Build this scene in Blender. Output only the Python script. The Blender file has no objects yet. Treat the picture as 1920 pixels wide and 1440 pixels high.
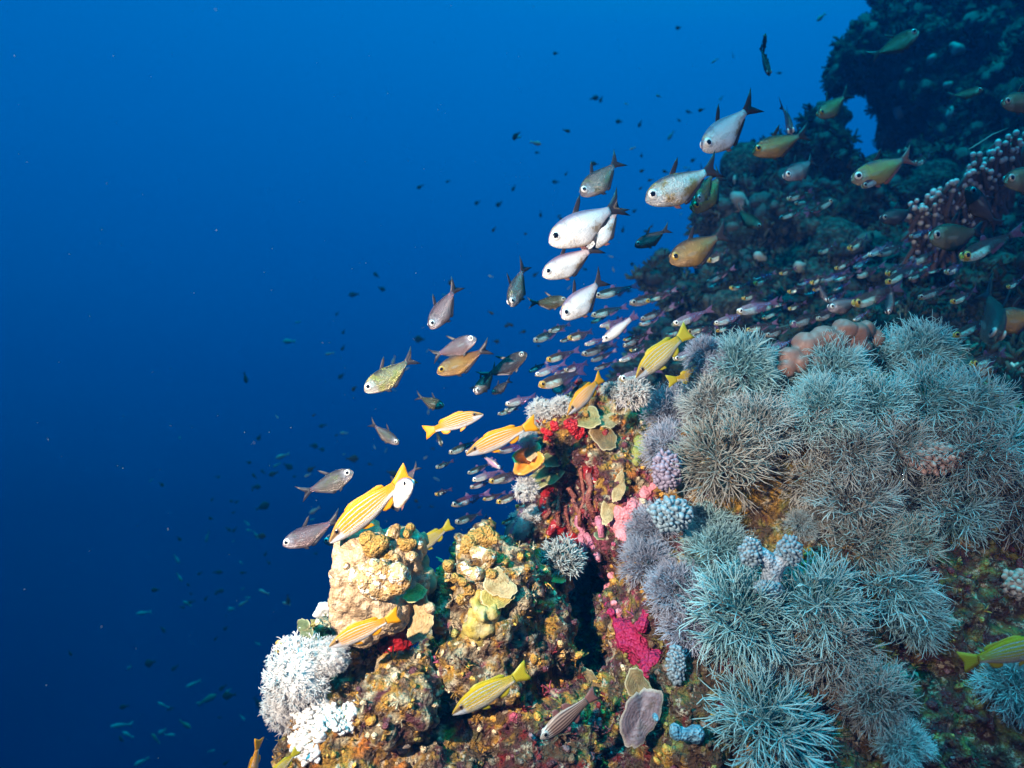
import bpy, bmesh, math, random
import numpy as np
from mathutils import Vector, Matrix, Quaternion
from mathutils.bvhtree import BVHTree
random.seed(7); rng = np.random.default_rng(7)
SC = bpy.context.scene; COL = SC.collection
R = math.radians

# ------------------------------------------------------------------ camera
K = 0.767 / 960.0                      # tangent of view angle per photo pixel (1920 x 1440)
cam_d = bpy.data.cameras.new('camera'); cam = bpy.data.objects.new('camera', cam_d); COL.objects.link(cam)
cam_d.sensor_width = 36; cam_d.lens = 18 / 0.767; cam_d.clip_start = .02; cam_d.clip_end = 500
cam.location = (0, 0, 0); cam.rotation_euler = (R(90), 0, 0)
SC.camera = cam
cam_d.dof.use_dof = True; cam_d.dof.focus_distance = 1.39; cam_d.dof.aperture_fstop = 2.8

# ------------------------------------------------------------------ world: open water seen in every direction
W = bpy.data.worlds.new('World'); SC.world = W; W.use_nodes = True
nt = W.node_tree; nt.nodes.clear()
wo = nt.nodes.new('ShaderNodeOutputWorld'); bg = nt.nodes.new('ShaderNodeBackground')
tc = nt.nodes.new('ShaderNodeTexCoord'); dot = nt.nodes.new('ShaderNodeVectorMath'); dot.operation = 'DOT_PRODUCT'
dot.inputs[1].default_value = (0.11, 0.02, 1.0)          # brighter towards the surface, a little more so along the wall
mr = nt.nodes.new('ShaderNodeMapRange'); mr.inputs[1].default_value = -.6; mr.inputs[2].default_value = 1.0
cr = nt.nodes.new('ShaderNodeValToRGB')
def stops(cr, lst, interp='LINEAR'):
    e = cr.color_ramp; e.interpolation = interp
    while len(e.elements) > 1: e.elements.remove(e.elements[-1])
    e.elements[0].position = lst[0][0]; e.elements[0].color = (*lst[0][1], 1)
    for p, c in lst[1:]:
        n = e.elements.new(p); n.color = (*c, 1)
WS = [(-.6, (0, .0022, .022)), (-.4, (0, .0045, .042)), (-.2, (0, .013, .090)), (0, (.0, .042, .215)), (.2, (0, .086, .36)),
      (.35, (0, .132, .48)), (.5, (0, .185, .605)), (.62, (0, .30, .70)), (.8, (0, .55, .85)), (1, (.0, .75, 1.05))]
stops(cr, [((a + .6) / 1.6, c) for a, c in WS])
nt.links.new(tc.outputs['Generated'], dot.inputs[0]); nt.links.new(dot.outputs['Value'], mr.inputs[0])
nt.links.new(mr.outputs[0], cr.inputs[0]); nt.links.new(cr.outputs[0], bg.inputs[0]); nt.links.new(bg.outputs[0], wo.inputs[0])
bg.inputs[1].default_value = 1.0

# ------------------------------------------------------------------ daylight filtered through the water, and the diver's strobe
sl = bpy.data.lights.new('sun', 'SUN'); so = bpy.data.objects.new('sun', sl); COL.objects.link(so)
sl.energy = 5.0; sl.angle = R(28); sl.color = (.0, .72, 1.0)
so.rotation_euler = Vector((.10, .16, -1)).to_track_quat('-Z', 'Y').to_euler()
st = bpy.data.lights.new('camera_strobe', 'SPOT'); sto = bpy.data.objects.new('camera_strobe', st); COL.objects.link(sto)
st.energy = 500; st.color = (1.0, .89, .75); st.spot_size = R(67); st.spot_blend = 1.0; st.shadow_soft_size = .018
sto.location = (-.95, -.05, .34)
sto.rotation_euler = (Vector((-.27, 1.42, -.11)) - sto.location).to_track_quat('-Z', 'Y').to_euler()
st2 = bpy.data.lights.new('second_strobe', 'SPOT'); st2o = bpy.data.objects.new('second_strobe', st2); COL.objects.link(st2o)
st2.energy = 26; st2.color = (1.0, .80, .58); st2.spot_size = R(80); st2.spot_blend = 1.0; st2.shadow_soft_size = .018
st2o.location = (.95, -.05, .22); st2o.rotation_euler = (Vector((1.05, 1.7, -.02)) - st2o.location).to_track_quat('-Z', 'Y').to_euler()
SC.view_settings.view_transform = 'Standard'; SC.view_settings.look = 'None'
SC.view_settings.exposure = 0; SC.view_settings.gamma = 1
SC.cycles.use_denoising = True; SC.cycles.max_bounces = 6; SC.cycles.diffuse_bounces = 1; SC.cycles.transparent_max_bounces = 12
SC.cycles.sample_clamp_indirect = 4

def at(px, py, d): return Vector(((px - 960) * K * d, d, (720 - py) * K * d))
def to_px(P): return 960 + P[0] / P[1] / K, 720 - P[2] / P[1] / K

# ------------------------------------------------------------------ small helpers
def tag(o, label=None, cat=None, group=None, kind=None):
    if label: o['label'] = label
    if cat: o['category'] = cat
    if group: o['group'] = group
    if kind: o['kind'] = kind
    return o
def link(name, me, mat=None, parent=None):
    o = bpy.data.objects.new(name, me); COL.objects.link(o)
    if me is not None and mat is not None:
        me.materials.clear(); me.materials.append(mat)
    if parent: o.parent = parent
    return o
def empty(name, loc=(0, 0, 0)):
    o = bpy.data.objects.new(name, None); COL.objects.link(o); o.location = loc; o.empty_display_size = .02; return o
def mesh(name, V, F, smooth=True):
    me = bpy.data.meshes.new(name); me.from_pydata([tuple(v) for v in V], [], F); me.update()
    if smooth: me.polygons.foreach_set('use_smooth', [True] * len(me.polygons))
    return me
def fattr(me, name, vals):
    a = me.attributes.new(name, 'FLOAT', 'POINT'); a.data.foreach_set('value', np.asarray(vals, dtype=np.float32))
def cattr(me, name, cols):
    a = me.attributes.new(name, 'FLOAT_COLOR', 'POINT')
    c = np.ones((len(cols), 4), np.float32); c[:, :3] = cols; a.data.foreach_set('color', c.ravel())

# vectorised noise
def _h(ix, iy, iz, s):
    n = (ix * 374761393 + iy * 668265263 + iz * 2147483647 + s * 1274126177) & 0xffffffff
    n = ((n ^ (n >> 13)) * 1274126177) & 0xffffffff
    return ((n ^ (n >> 16)) & 0xffff) / 65535.0
def vnoise(P, sc, s=0):
    p = np.asarray(P) * sc + 100.37; i = np.floor(p).astype(np.int64); f = p - i; f = f * f * f * (f * (f * 6 - 15) + 10); r = 0
    for dx in (0, 1):
        for dy in (0, 1):
            for dz in (0, 1):
                w = (f[:, 0] if dx else 1 - f[:, 0]) * (f[:, 1] if dy else 1 - f[:, 1]) * (f[:, 2] if dz else 1 - f[:, 2])
                r = r + w * _h(i[:, 0] + dx, i[:, 1] + dy, i[:, 2] + dz, s)
    return r * 2 - 1
def worley(P, sc, s=0):
    p = np.asarray(P) * sc + 50.1; i = np.floor(p).astype(np.int64); best = np.full(len(p), 9.)
    for dx in (-1, 0, 1):
        for dy in (-1, 0, 1):
            for dz in (-1, 0, 1):
                c = i + np.array((dx, dy, dz))
                q = c + np.stack([_h(c[:, 0], c[:, 1], c[:, 2], s + k) for k in (1, 2, 3)], 1)
                best = np.minimum(best, np.linalg.norm(q - p, axis=1))
    return best

# ------------------------------------------------------------------ node helpers
class N:
    def __init__(s, name):
        s.m = bpy.data.materials.new(name); s.m.use_nodes = True; s.t = s.m.node_tree; s.t.nodes.clear()
        s.out = s.t.nodes.new('ShaderNodeOutputMaterial')
        s.co = s.t.nodes.new('ShaderNodeTexCoord').outputs['Object']
    def n(s, typ, **kw):
        x = s.t.nodes.new('ShaderNode' + typ)
        for k, v in kw.items(): setattr(x, k, v)
        return x
    def l(s, a, b):
        if isinstance(a, (int, float)): b.default_value = a
        elif isinstance(a, tuple): b.default_value = (*a, 1) if len(a) == 3 and b.type == 'RGBA' else a
        else: s.t.links.new(a, b)
    def noise(s, sc, det=4, rough=.6, vec=None):
        x = s.n('TexNoise'); x.inputs['Scale'].default_value = sc; x.inputs['Detail'].default_value = det; x.inputs['Roughness'].default_value = rough
        s.l(vec or s.co, x.inputs['Vector']); return x.outputs[0]
    def vor(s, sc, vec=None, feat='F1', rnd=1):
        x = s.n('TexVoronoi', feature=feat); x.inputs['Scale'].default_value = sc; x.inputs['Randomness'].default_value = rnd
        s.l(vec or s.co, x.inputs['Vector']); return x.outputs[0]
    def ramp(s, f, lst, interp='LINEAR'):
        x = s.n('ValToRGB'); stops(x, lst, interp); s.l(f, x.inputs[0]); return x.outputs[0]
    def step(s, f, a, b):
        x = s.n('MapRange'); s.l(f, x.inputs[0]); x.inputs[1].default_value = a; x.inputs[2].default_value = b; return x.outputs[0]
    def mix(s, f, a, b, mode='MIX'):
        x = s.n('Mix', data_type='RGBA', blend_type=mode); s.l(f, x.inputs[0]); s.l(a, x.inputs[6]); s.l(b, x.inputs[7]); return x.outputs[2]
    def math(s, op, a, b=0.0, c=None):
        x = s.n('Math', operation=op); s.l(a, x.inputs[0]); s.l(b, x.inputs[1])
        if c is not None: s.l(c, x.inputs[2])
        return x.outputs[0]
    def attr(s, name, out='Fac'):
        x = s.n('Attribute', attribute_name=name); return x.outputs[out]
    def comb(s, x, y, z=0.0):
        c = s.n('CombineXYZ'); s.l(x, c.inputs[0]); s.l(y, c.inputs[1]); s.l(z, c.inputs[2]); return c.outputs[0]
    def bump(s, h, dist, strength=1.0, prev=None):
        b = s.n('Bump'); b.inputs['Strength'].default_value = strength; b.inputs['Distance'].default_value = dist; s.l(h, b.inputs['Height'])
        if prev is not None: s.l(prev, b.inputs['Normal'])
        return b.outputs[0]
    def bsdf(s, col, rough=.6, metal=0.0, spec=.5, normal=None, alpha=None, sss=0.0, trans=0.0):
        b = s.n('BsdfPrincipled'); s.l(col, b.inputs['Base Color']); s.l(rough, b.inputs['Roughness']); s.l(metal, b.inputs['Metallic'])
        s.l(spec, b.inputs['Specular IOR Level'])
        if normal is not None: s.l(normal, b.inputs['Normal'])
        if alpha is not None: s.l(alpha, b.inputs['Alpha'])
        sh = b.outputs[0]
        if trans:
            t = s.n('BsdfTranslucent'); s.l(col, t.inputs[0]); m = s.n('MixShader'); m.inputs[0].default_value = trans
            s.l(sh, m.inputs[1]); s.l(t.outputs[0], m.inputs[2]); sh = m.outputs[0]
        s.l(sh, s.out.inputs['Surface']); return s.m

# ------------------------------------------------------------------ rock building: union of blobs, remeshed and roughened
def ico(sub):
    bm = bmesh.new(); bmesh.ops.create_icosphere(bm, subdivisions=sub, radius=1)
    V = np.array([v.co[:] for v in bm.verts]); F = [[v.index for v in f.verts] for f in bm.faces]; bm.free(); return V, F
ICO1, ICO2, ICO3 = ico(1), ico(2), ico(3)
def blob_union(name, blobs, voxel, disp=()):
    V, F, off = [], [], 0
    for b in blobs:
        c, r = Vector(b[0]), b[1]
        v = ICO3[0] * np.array(r if isinstance(r, (tuple, list)) else (r, r, r))
        if len(b) > 2: v = v @ np.array(b[2].to_matrix()).T
        V.append(v + np.array(c)); F += [[i + off for i in f] for f in ICO3[1]]; off += len(v)
    me = mesh(name + '_raw', np.concatenate(V), F)
    o = bpy.data.objects.new('tmp', me); COL.objects.link(o)
    m = o.modifiers.new('r', 'REMESH'); m.mode = 'VOXEL'; m.voxel_size = voxel; m.use_smooth_shade = True
    sm = o.modifiers.new('s', 'SMOOTH'); sm.factor = .5; sm.iterations = 4
    dg = bpy.context.evaluated_depsgraph_get()
    out = bpy.data.meshes.new_from_object(o.evaluated_get(dg)); out.name = name
    bpy.data.objects.remove(o); bpy.data.meshes.remove(me)
    for fn in disp:
        n = len(out.vertices); P = np.empty(n * 3); out.vertices.foreach_get('co', P); P = P.reshape(-1, 3)
        Nn = np.empty(n * 3); out.vertex_normals.foreach_get('vector', Nn); Nn = Nn.reshape(-1, 3)
        P = P + Nn * fn(P)[:, None]; out.vertices.foreach_set('co', P.ravel()); out.update()
    out.polygons.foreach_set('use_smooth', [True] * len(out.polygons))
    return out
def arrays(me):
    n = len(me.vertices); P = np.empty(n * 3); me.vertices.foreach_get('co', P)
    Nn = np.empty(n * 3); me.vertex_normals.foreach_get('vector', Nn); return P.reshape(-1, 3), Nn.reshape(-1, 3)
def bvh_of(me): return BVHTree.FromPolygons([v.co for v in me.vertices], [p.vertices[:] for p in me.polygons])
def pb(px, py, r, d, sx=1, sy=1, sz=1):          # blob from a photo position, a radius in photo pixels and a distance
    q = r * K * d; return (at(px, py, d), (q * sx, q * sz, q * sy))

FG = [pb(*b) for b in [
    # left toe
    (612, 1335, 62, 1.30), (668, 1400, 120, 1.32), (745, 1310, 82, 1.28), (640, 1500, 130, 1.30), (800, 1500, 190, 1.36), (655, 1240, 45, 1.36),
    (600, 1190, 28, 1.36), (700, 1230, 70, 1.42), (690, 1150, 60, 1.38),
    # middle head
    (920, 1130, 112, 1.42), (890, 1070, 60, 1.42), (985, 1180, 100, 1.44), (905, 1235, 85, 1.36), (940, 1320, 105, 1.42), (1010, 1400, 150, 1.42), (850, 1330, 100, 1.48),
    (1010, 1085, 60, 1.52), (905, 1010, 22, 1.42),
    # pinnacle
    (1085, 860, 88, 1.72), (1080, 960, 90, 1.72), (1160, 800, 62, 1.68), (1165, 920, 90, 1.62), (1190, 1030, 85, 1.60), (1195, 1160, 95, 1.52), (1040, 800, 42, 1.64),
    (1105, 775, 50, 1.68), (1010, 1000, 52, 1.68), (1215, 1290, 100, 1.46), (1180, 1420, 120, 1.42), (1100, 1060, 90, 1.86), (1100, 1200, 150, 1.9),
    # soft-coral mound
    (1390, 880, 165, 1.58), (1560, 850, 180, 1.58), (1720, 860, 175, 1.56), (1840, 960, 170, 1.50), (1690, 780, 110, 1.62), (1560, 720, 90, 1.7), (1400, 790, 90, 1.7),
    (1500, 1130, 230, 1.50), (1690, 1150, 260, 1.52), (1320, 1130, 150, 1.46), (1350, 1360, 190, 1.36), (1590, 1400, 260, 1.36), (1850, 1360, 270, 1.36), (1980, 1100, 250, 1.5),
    # out of frame and behind, so that the reef stays solid from the side
    (1000, 1720, 330, 1.6), (1500, 1780, 400, 1.5), (700, 1700, 210, 1.5), (2000, 1750, 420, 1.5), (2250, 1300, 380, 1.5), (1300, 1150, 260, 2.0), (1650, 1050, 330, 2.05), (2050, 1100, 360, 2.0),
    (1150, 1000, 130, 2.0), (1000, 1350, 260, 1.95), (800, 1500, 230, 1.9)]]
def fg_disp1(P): return .020 * vnoise(P, 9, 1) + .012 * vnoise(P, 22, 2)
def fg_disp2(P): return -.026 * (worley(P, 22, 4) - .45) + .011 * vnoise(P, 55, 3)
def fg_disp3(P): return -.013 * (worley(P, 62, 9) - .45)
fg_me = blob_union('reef_rock', FG, .0085, (fg_disp1, fg_disp2, fg_disp3))
fgP, fgN = arrays(fg_me); FGB = bvh_of(fg_me)

BGB = [pb(*b) for b in [
    # tall wall on the right with the arch
    (1745, 60, 115, 4.4), (1652, 100, 80, 4.3), (1800, 170, 150, 4.2), (1900, 60, 200, 4.3), (1880, -120, 220, 4.6), (2000, -120, 300, 4.5),
    (1785, 300, 118, 4.3), (1705, 345, 72, 4.6), (1585, 150, 42, 4.2), (1625, 75, 48, 4.3), (1900, 330, 190, 4.0), (1692, 200, 40, 4.3),
    # ridge left of the arch
    (1555, 265, 40, 4.0), (1500, 330, 75, 3.9), (1420, 390, 85, 3.8), (1552, 385, 80, 4.0), (1390, 340, 32, 3.8), (1345, 420, 52, 3.7), (1420, 480, 100, 3.6), (1520, 460, 130, 3.7),
    (1650, 450, 140, 3.8), (1800, 470, 180, 3.6), (1950, 500, 220, 3.3), (1380, 560, 80, 3.3), (1480, 590, 120, 3.2), (1620, 620, 170, 3.2), (1800, 650, 200, 3.0), (2000, 700, 260, 2.8), (1530, 225, 18, 4.0), (1575, 215, 26, 4.0),
    # slope running down behind the near reef
    (1260, 660, 70, 4.0), (1200, 730, 60, 3.8), (1330, 740, 140, 3.2), (1500, 800, 230, 2.8), (1750, 850, 280, 2.7), (1230, 900, 130, 3.0),
    (1300, 1100, 300, 2.8), (1700, 1150, 400, 2.8), (2150, 1000, 420, 2.8), (1080, 1500, 230, 2.8), (1300, 1500, 420, 2.8), (2150, 300, 350, 3.6), (2200, -50, 380, 4.2),
    (1240, 520, 34, 3.5), (1290, 560, 46, 3.4)]]
def bg_disp1(P): return .075 * vnoise(P, 3.2, 11) + .05 * vnoise(P, 8, 12) - .13 * (worley(P, 3.6, 17) - .45)
def bg_disp2(P): return -.07 * (worley(P, 7, 14) - .45) + .02 * vnoise(P, 22, 13)
bg_me = blob_union('reef_slope', BGB, .032, (bg_disp1, bg_disp2))
bgP, bgN = arrays(bg_me); BGBVH = bvh_of(bg_me)

def pick(px, py, tree=None):
    d = at(px, py, 1.0).normalized(); h = (tree or FGB).ray_cast(Vector((0, 0, 0)), d)
    return (h[0], h[1]) if h[0] is not None else (at(px, py, 1.5), Vector((0, -1, .3)))

# colour of the encrusting growth, by place on the reef
OCH, CRM, MAR, PNK, RED, ORG, BRN, OLV, PUR, WHT = [np.array(c) for c in (
    (.64, .32, .045), (.74, .56, .33), (.13, .028, .04), (.50, .085, .15), (.30, .012, .014), (.75, .24, .03), (.13, .07, .035), (.30, .25, .06), (.26, .13, .27), (.86, .82, .76))]
ZONES = [(930, 1130, 130, (OCH, CRM, OCH, OCH, CRM, BRN)), (740, 1310, 110, (OCH, CRM, OCH, CRM, MAR, BRN)), (640, 1420, 90, (ORG, OCH, CRM, OCH, BRN)), (930, 1240, 70, (CRM, OCH, CRM, BRN, PNK)),
    (1000, 1370, 130, (MAR, RED, MAR, BRN, BRN, OCH)), (1060, 940, 75, (MAR, RED, MAR, RED, MAR, BRN)), (1100, 1010, 80, (PNK, MAR, MAR, BRN, OCH)), (1190, 880, 60, (ORG, OCH, OCH, CRM, BRN)),
    (1060, 800, 60, (RED, OLV, MAR, OCH)), (1170, 800, 50, (CRM, BRN, OLV, ORG)), (1170, 960, 50, (PNK, PNK, ORG, CRM)), (1160, 1150, 60, (OCH, PNK, BRN, MAR)), (1040, 1200, 80, (BRN, OCH, BRN, MAR, BRN)),
    (1080, 1340, 70, (OLV, BRN, MAR, OCH)), (600, 1180, 60, (CRM, OLV, BRN, PUR)), (1290, 1300, 90, (BRN, OLV, BRN, BRN)), (1650, 1330, 170, (BRN, OLV, MAR, BRN)), (1830, 1150, 120, (BRN, OLV, MAR, BRN)), (1450, 960, 90, (OLV, BRN, OCH))]
def zone_cols(P, keep=.9):
    px = 960 + P[:, 0] / np.maximum(P[:, 1], .2) / K; py = 720 - P[:, 2] / np.maximum(P[:, 1], .2) / K
    w = np.stack([np.exp(-((px - z[0]) ** 2 + (py - z[1]) ** 2) / z[2] ** 2) for z in ZONES] + [np.full(len(P), .06)], 1)
    w /= w.sum(1, keepdims=True); c = w.cumsum(1); r = rng.random(len(P))[:, None]; zi = (c < r).sum(1)
    pal = [z[3] for z in ZONES] + [(BRN, OLV, OCH, MAR)]
    return np.array([pal[min(i, len(pal) - 1)][rng.integers(len(pal[min(i, len(pal) - 1)]))] for i in zi])

# smoothed zone tint on the rock itself (patches about 3 cm wide)
def rock_cols(P):
    cell = np.floor((P + .01 * np.stack([vnoise(P, 40, 21), vnoise(P, 40, 22), vnoise(P, 40, 23)], 1)) / .018).astype(np.int64)
    key = (cell[:, 0] * 73856093) ^ (cell[:, 1] * 19349663) ^ (cell[:, 2] * 83492791)
    u, first, inv = np.unique(key, return_index=True, return_inverse=True)
    return zone_cols(P[first])[inv]
FT = rock_cols(fgP); cattr(fg_me, 'tint', FT)
from mathutils.kdtree import KDTree
def KDT(P):
    t = KDTree(len(P)); [t.insert(q, i) for i, q in enumerate(P)]; t.balance(); return lambda Q: np.array([t.find(q)[1] for q in Q])

m = N('reef_rock')
tint = m.attr('tint', 'Color'); n1 = m.noise(28, 6, .7); n2 = m.noise(160, 4, .7); v1 = m.vor(150); v2 = m.vor(60, feat='F1')
c = m.mix(m.step(n1, .40, .62), tint, m.mix(.6, tint, (.10, .055, .03), 'MIX'))
c = m.mix(m.step(m.noise(40, 6, .75), .55, .62), c, (.74, .60, .42))
c = m.mix(m.step(m.noise(55, 5, .75), .57, .64), c, (.055, .02, .018))
c = m.mix(m.math('MULTIPLY', m.step(n2, .58, .66), .55), c, (.04, .022, .018))
c = m.mix(m.math('MULTIPLY', m.step(v1, .10, .0), .6), c, (.75, .56, .34))
h = m.math('ADD', m.math('MULTIPLY', v2, -1.2), m.math('ADD', m.math('MULTIPLY', v1, -.6), m.math('ADD', n1, n2)))
M_ROCK = m.bsdf(c, .5, 0, .45, m.bump(h, .018, 1.0))
rock = tag(link('reef_rock', fg_me, M_ROCK), 'encrusted ochre and maroon reef rock', 'reef', kind='structure')

m = N('reef_slope')
n1 = m.noise(3.5, 7, .7); n2 = m.noise(14, 6, .75); v1 = m.vor(18); v2 = m.vor(40)
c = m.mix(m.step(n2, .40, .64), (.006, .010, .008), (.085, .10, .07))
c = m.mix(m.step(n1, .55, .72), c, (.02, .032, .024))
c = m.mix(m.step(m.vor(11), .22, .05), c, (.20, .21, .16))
h = m.math('ADD', m.math('MULTIPLY', v1, -1.0), m.math('ADD', m.math('MULTIPLY', v2, -.6), n2))
M_SLOPE = m.bsdf(c, .8, 0, .2, m.bump(h, .07, 1.0))
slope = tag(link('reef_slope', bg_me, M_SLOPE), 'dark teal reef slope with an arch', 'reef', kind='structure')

# ------------------------------------------------------------------ growth nobody could count, scattered over both reefs
def align(n, spin=None):
    n = Vector(n).normalized(); q = Vector((0, 0, 1)).rotation_difference(n)
    return q @ Quaternion((0, 0, 1), random.random() * 6.283 if spin is None else spin)
def scatter_lumps(name, P, Nn, count, rad, flat, cols, mat, wn=.25, keepf=None, base=ICO1):
    idx = rng.integers(0, len(P), count * 6)
    px = 960 + P[idx, 0] / P[idx, 1] / K; py = 720 - P[idx, 2] / P[idx, 1] / K
    view = -(P[idx] * Nn[idx]).sum(1)
    ok = (px > 380) & (px < 2150) & (py > -150) & (py < 1600) & (view > -.05)
    if keepf is not None: ok &= keepf(px, py, P[idx])
    idx = idx[ok][:count]; C = cols(P[idx]) if callable(cols) else cols
    bv, bf = base; nv = len(bv); V = np.empty((len(idx) * nv, 3)); CC = np.empty((len(idx) * nv, 3)); F = []
    for k, i in enumerate(idx):
        r = rad * (.35 + 1.3 * rng.random() ** 2.2); q = np.array(align(Nn[i]).to_matrix())
        s = np.array((r * (.7 + .7 * rng.random()), r * (.7 + .7 * rng.random()), r * (flat[0] + (flat[1] - flat[0]) * rng.random())))
        v = bv * (1 + wn * (rng.random((nv, 1)) - .5)) * s
        V[k * nv:(k + 1) * nv] = v @ q.T + P[i] + Nn[i] * r * .15; CC[k * nv:(k + 1) * nv] = C[k] * (.7 + .6 * rng.random())
        F += [[a + k * nv for a in f] for f in bf]
    me = mesh(name, V, F); cattr(me, 'tint', CC); return link(name, me, mat)
m = N('encrusting_growth'); t = m.attr('tint', 'Color'); n1 = m.noise(220, 3, .6)
c = m.mix(m.step(n1, .45, .62), t, m.mix(.55, t, (.06, .03, .02)))
M_GROW = m.bsdf(c, .42, 0, .5, m.bump(m.math('ADD', n1, m.math('MULTIPLY', m.vor(300), -1.0)), .004, .8))
bare = lambda px, py, P: ((px - 1550) ** 2 / 330 ** 2 + (py - 850) ** 2 / 170 ** 2) > 1
GT = KDT(fgP); grow_cols = lambda P: np.clip(FT[GT(P)] * (.75 + .5 * rng.random((len(P), 1))) + .10 * (rng.random((len(P), 1)) > .86), 0, .85)
tag(scatter_lumps('encrusting_growth', fgP, fgN, 7500, .0056, (.5, 1.7), grow_cols, M_GROW, .7, bare), 'small knobs and crusts growing over the near rock', 'encrusting growth', kind='stuff')

def tubes(paths, sides=4):                       # list of (points Nx3, radii N) -> V, F
    V, F = [], []; off = 0; A = np.arange(sides) * 2 * np.pi / sides; ca, sa = np.cos(A), np.sin(A)
    for P, rr in paths:
        P = np.asarray(P, float); n = len(P); T = np.gradient(P, axis=0); T /= np.linalg.norm(T, axis=1, keepdims=True) + 1e-9
        ref = np.array((0, 0, 1.)) if abs(T[0, 2]) < .9 else np.array((1., 0, 0))
        U = np.cross(T, ref); U /= np.linalg.norm(U, axis=1, keepdims=True) + 1e-9; B = np.cross(T, U)
        ring = P[:, None] + np.asarray(rr)[:, None, None] * (U[:, None] * ca[None, :, None] + B[:, None] * sa[None, :, None])
        V.append(ring.reshape(-1, 3))
        for i in range(n - 1):
            for j in range(sides):
                k = (j + 1) % sides; F.append((off + i * sides + j, off + i * sides + k, off + (i + 1) * sides + k, off + (i + 1) * sides + j))
        F.append(tuple(off + (n - 1) * sides + j for j in range(sides))); off += n * sides
    return np.concatenate(V), F
def unit(v): return v / (np.linalg.norm(v) + 1e-9)
def rnd_dir(): return unit(rng.normal(size=3))

def scatter_sprigs(name, P, Nn, count, ln, rad, cols, mat, nb=(4, 8), keepf=None, spread=1.1):
    idx = rng.integers(0, len(P), count * 6)
    px = 960 + P[idx, 0] / P[idx, 1] / K; py = 720 - P[idx, 2] / P[idx, 1] / K; view = -(P[idx] * Nn[idx]).sum(1)
    ok = (px > 380) & (px < 2100) & (py > -120) & (py < 1550) & (view > -.3 * P[idx, 1])
    if keepf is not None: ok &= keepf(px, py, P[idx])
    idx = idx[ok][:count]; C = cols(P[idx]); paths, CC = [], []
    for k, i in enumerate(idx):
        s = .5 + rng.random() ** 2 * 1.3
        for _ in range(rng.integers(*nb)):
            d = unit(Nn[i] + spread * rnd_dir() + np.array((0, 0, .3))); e = unit(d + .5 * rnd_dir()); L = ln * s * (.5 + rng.random())
            paths.append(([P[i] - Nn[i] * rad, P[i] + d * L * .5, P[i] + d * L * .5 + e * L * .5], (rad * s * 1.1, rad * s, rad * s * .75))); CC += [C[k] * (.6 + .8 * rng.random())] * 12
    V, F = tubes(paths, 4); me = mesh(name, V, F); cattr(me, 'tint', np.array(CC)); return link(name, me, mat)
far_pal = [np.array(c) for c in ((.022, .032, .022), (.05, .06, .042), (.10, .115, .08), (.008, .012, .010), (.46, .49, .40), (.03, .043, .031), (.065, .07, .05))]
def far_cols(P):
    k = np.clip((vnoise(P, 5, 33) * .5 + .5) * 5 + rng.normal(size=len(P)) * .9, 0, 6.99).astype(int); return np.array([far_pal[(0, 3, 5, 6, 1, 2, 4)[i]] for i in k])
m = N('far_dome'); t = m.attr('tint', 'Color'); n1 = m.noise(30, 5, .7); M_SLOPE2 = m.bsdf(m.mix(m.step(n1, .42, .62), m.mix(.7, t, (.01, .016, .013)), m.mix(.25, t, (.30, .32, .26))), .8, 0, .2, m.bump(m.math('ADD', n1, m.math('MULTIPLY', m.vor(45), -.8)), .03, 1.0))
arch = lambda px, py, P: ((px - 1618 - .25 * (py - 236)) ** 2 / (34 + 12 * np.sin(py * .09)) ** 2 + (py - 230) ** 2 / 62 ** 2) > 1
M_GROWF = N('far_growth'); M_GROWF = M_GROWF.bsdf(M_GROWF.attr('tint', 'Color'), .8, 0, .2)
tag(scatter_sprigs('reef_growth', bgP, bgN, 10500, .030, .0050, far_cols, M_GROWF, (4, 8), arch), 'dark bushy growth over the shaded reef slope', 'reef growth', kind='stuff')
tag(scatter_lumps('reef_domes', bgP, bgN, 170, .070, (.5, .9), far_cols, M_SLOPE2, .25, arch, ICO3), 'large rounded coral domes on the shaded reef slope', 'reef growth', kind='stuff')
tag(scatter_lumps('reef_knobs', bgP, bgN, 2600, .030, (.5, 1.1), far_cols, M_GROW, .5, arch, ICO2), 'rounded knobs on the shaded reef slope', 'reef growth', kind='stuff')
turf_cols = lambda P: FT[GT(P)] * .8
tag(scatter_sprigs('turf_algae', fgP, fgN, 2600, .012, .0011, turf_cols, M_GROW, (3, 6), bare), 'short turf algae and worm tubes on the near rock', 'algae', kind='stuff')


# ------------------------------------------------------------------ the water itself: blue haze that swallows the far slope
bm = bmesh.new(); bmesh.ops.create_cube(bm, size=1.0)
for v in bm.verts: v.co = (v.co.x * 12 + .5, v.co.y * 11 + 4.2, v.co.z * 9 - .2)
hm = bpy.data.meshes.new('haze'); bm.to_mesh(hm); bm.free()
HZ = bpy.data.materials.new('haze'); HZ.use_nodes = True; t_ = HZ.node_tree; t_.nodes.clear(); pv = t_.nodes.new('ShaderNodeVolumePrincipled'); ho = t_.nodes.new('ShaderNodeOutputMaterial')
pv.inputs['Color'].default_value = (.0, .215, .57, 1); pv.inputs['Density'].default_value = .035; pv.inputs['Anisotropy'].default_value = .2
t_.links.new(pv.outputs[0], ho.inputs['Volume'])
tag(link('haze', hm, HZ), 'blue water haze', 'haze', kind='stuff')
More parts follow.
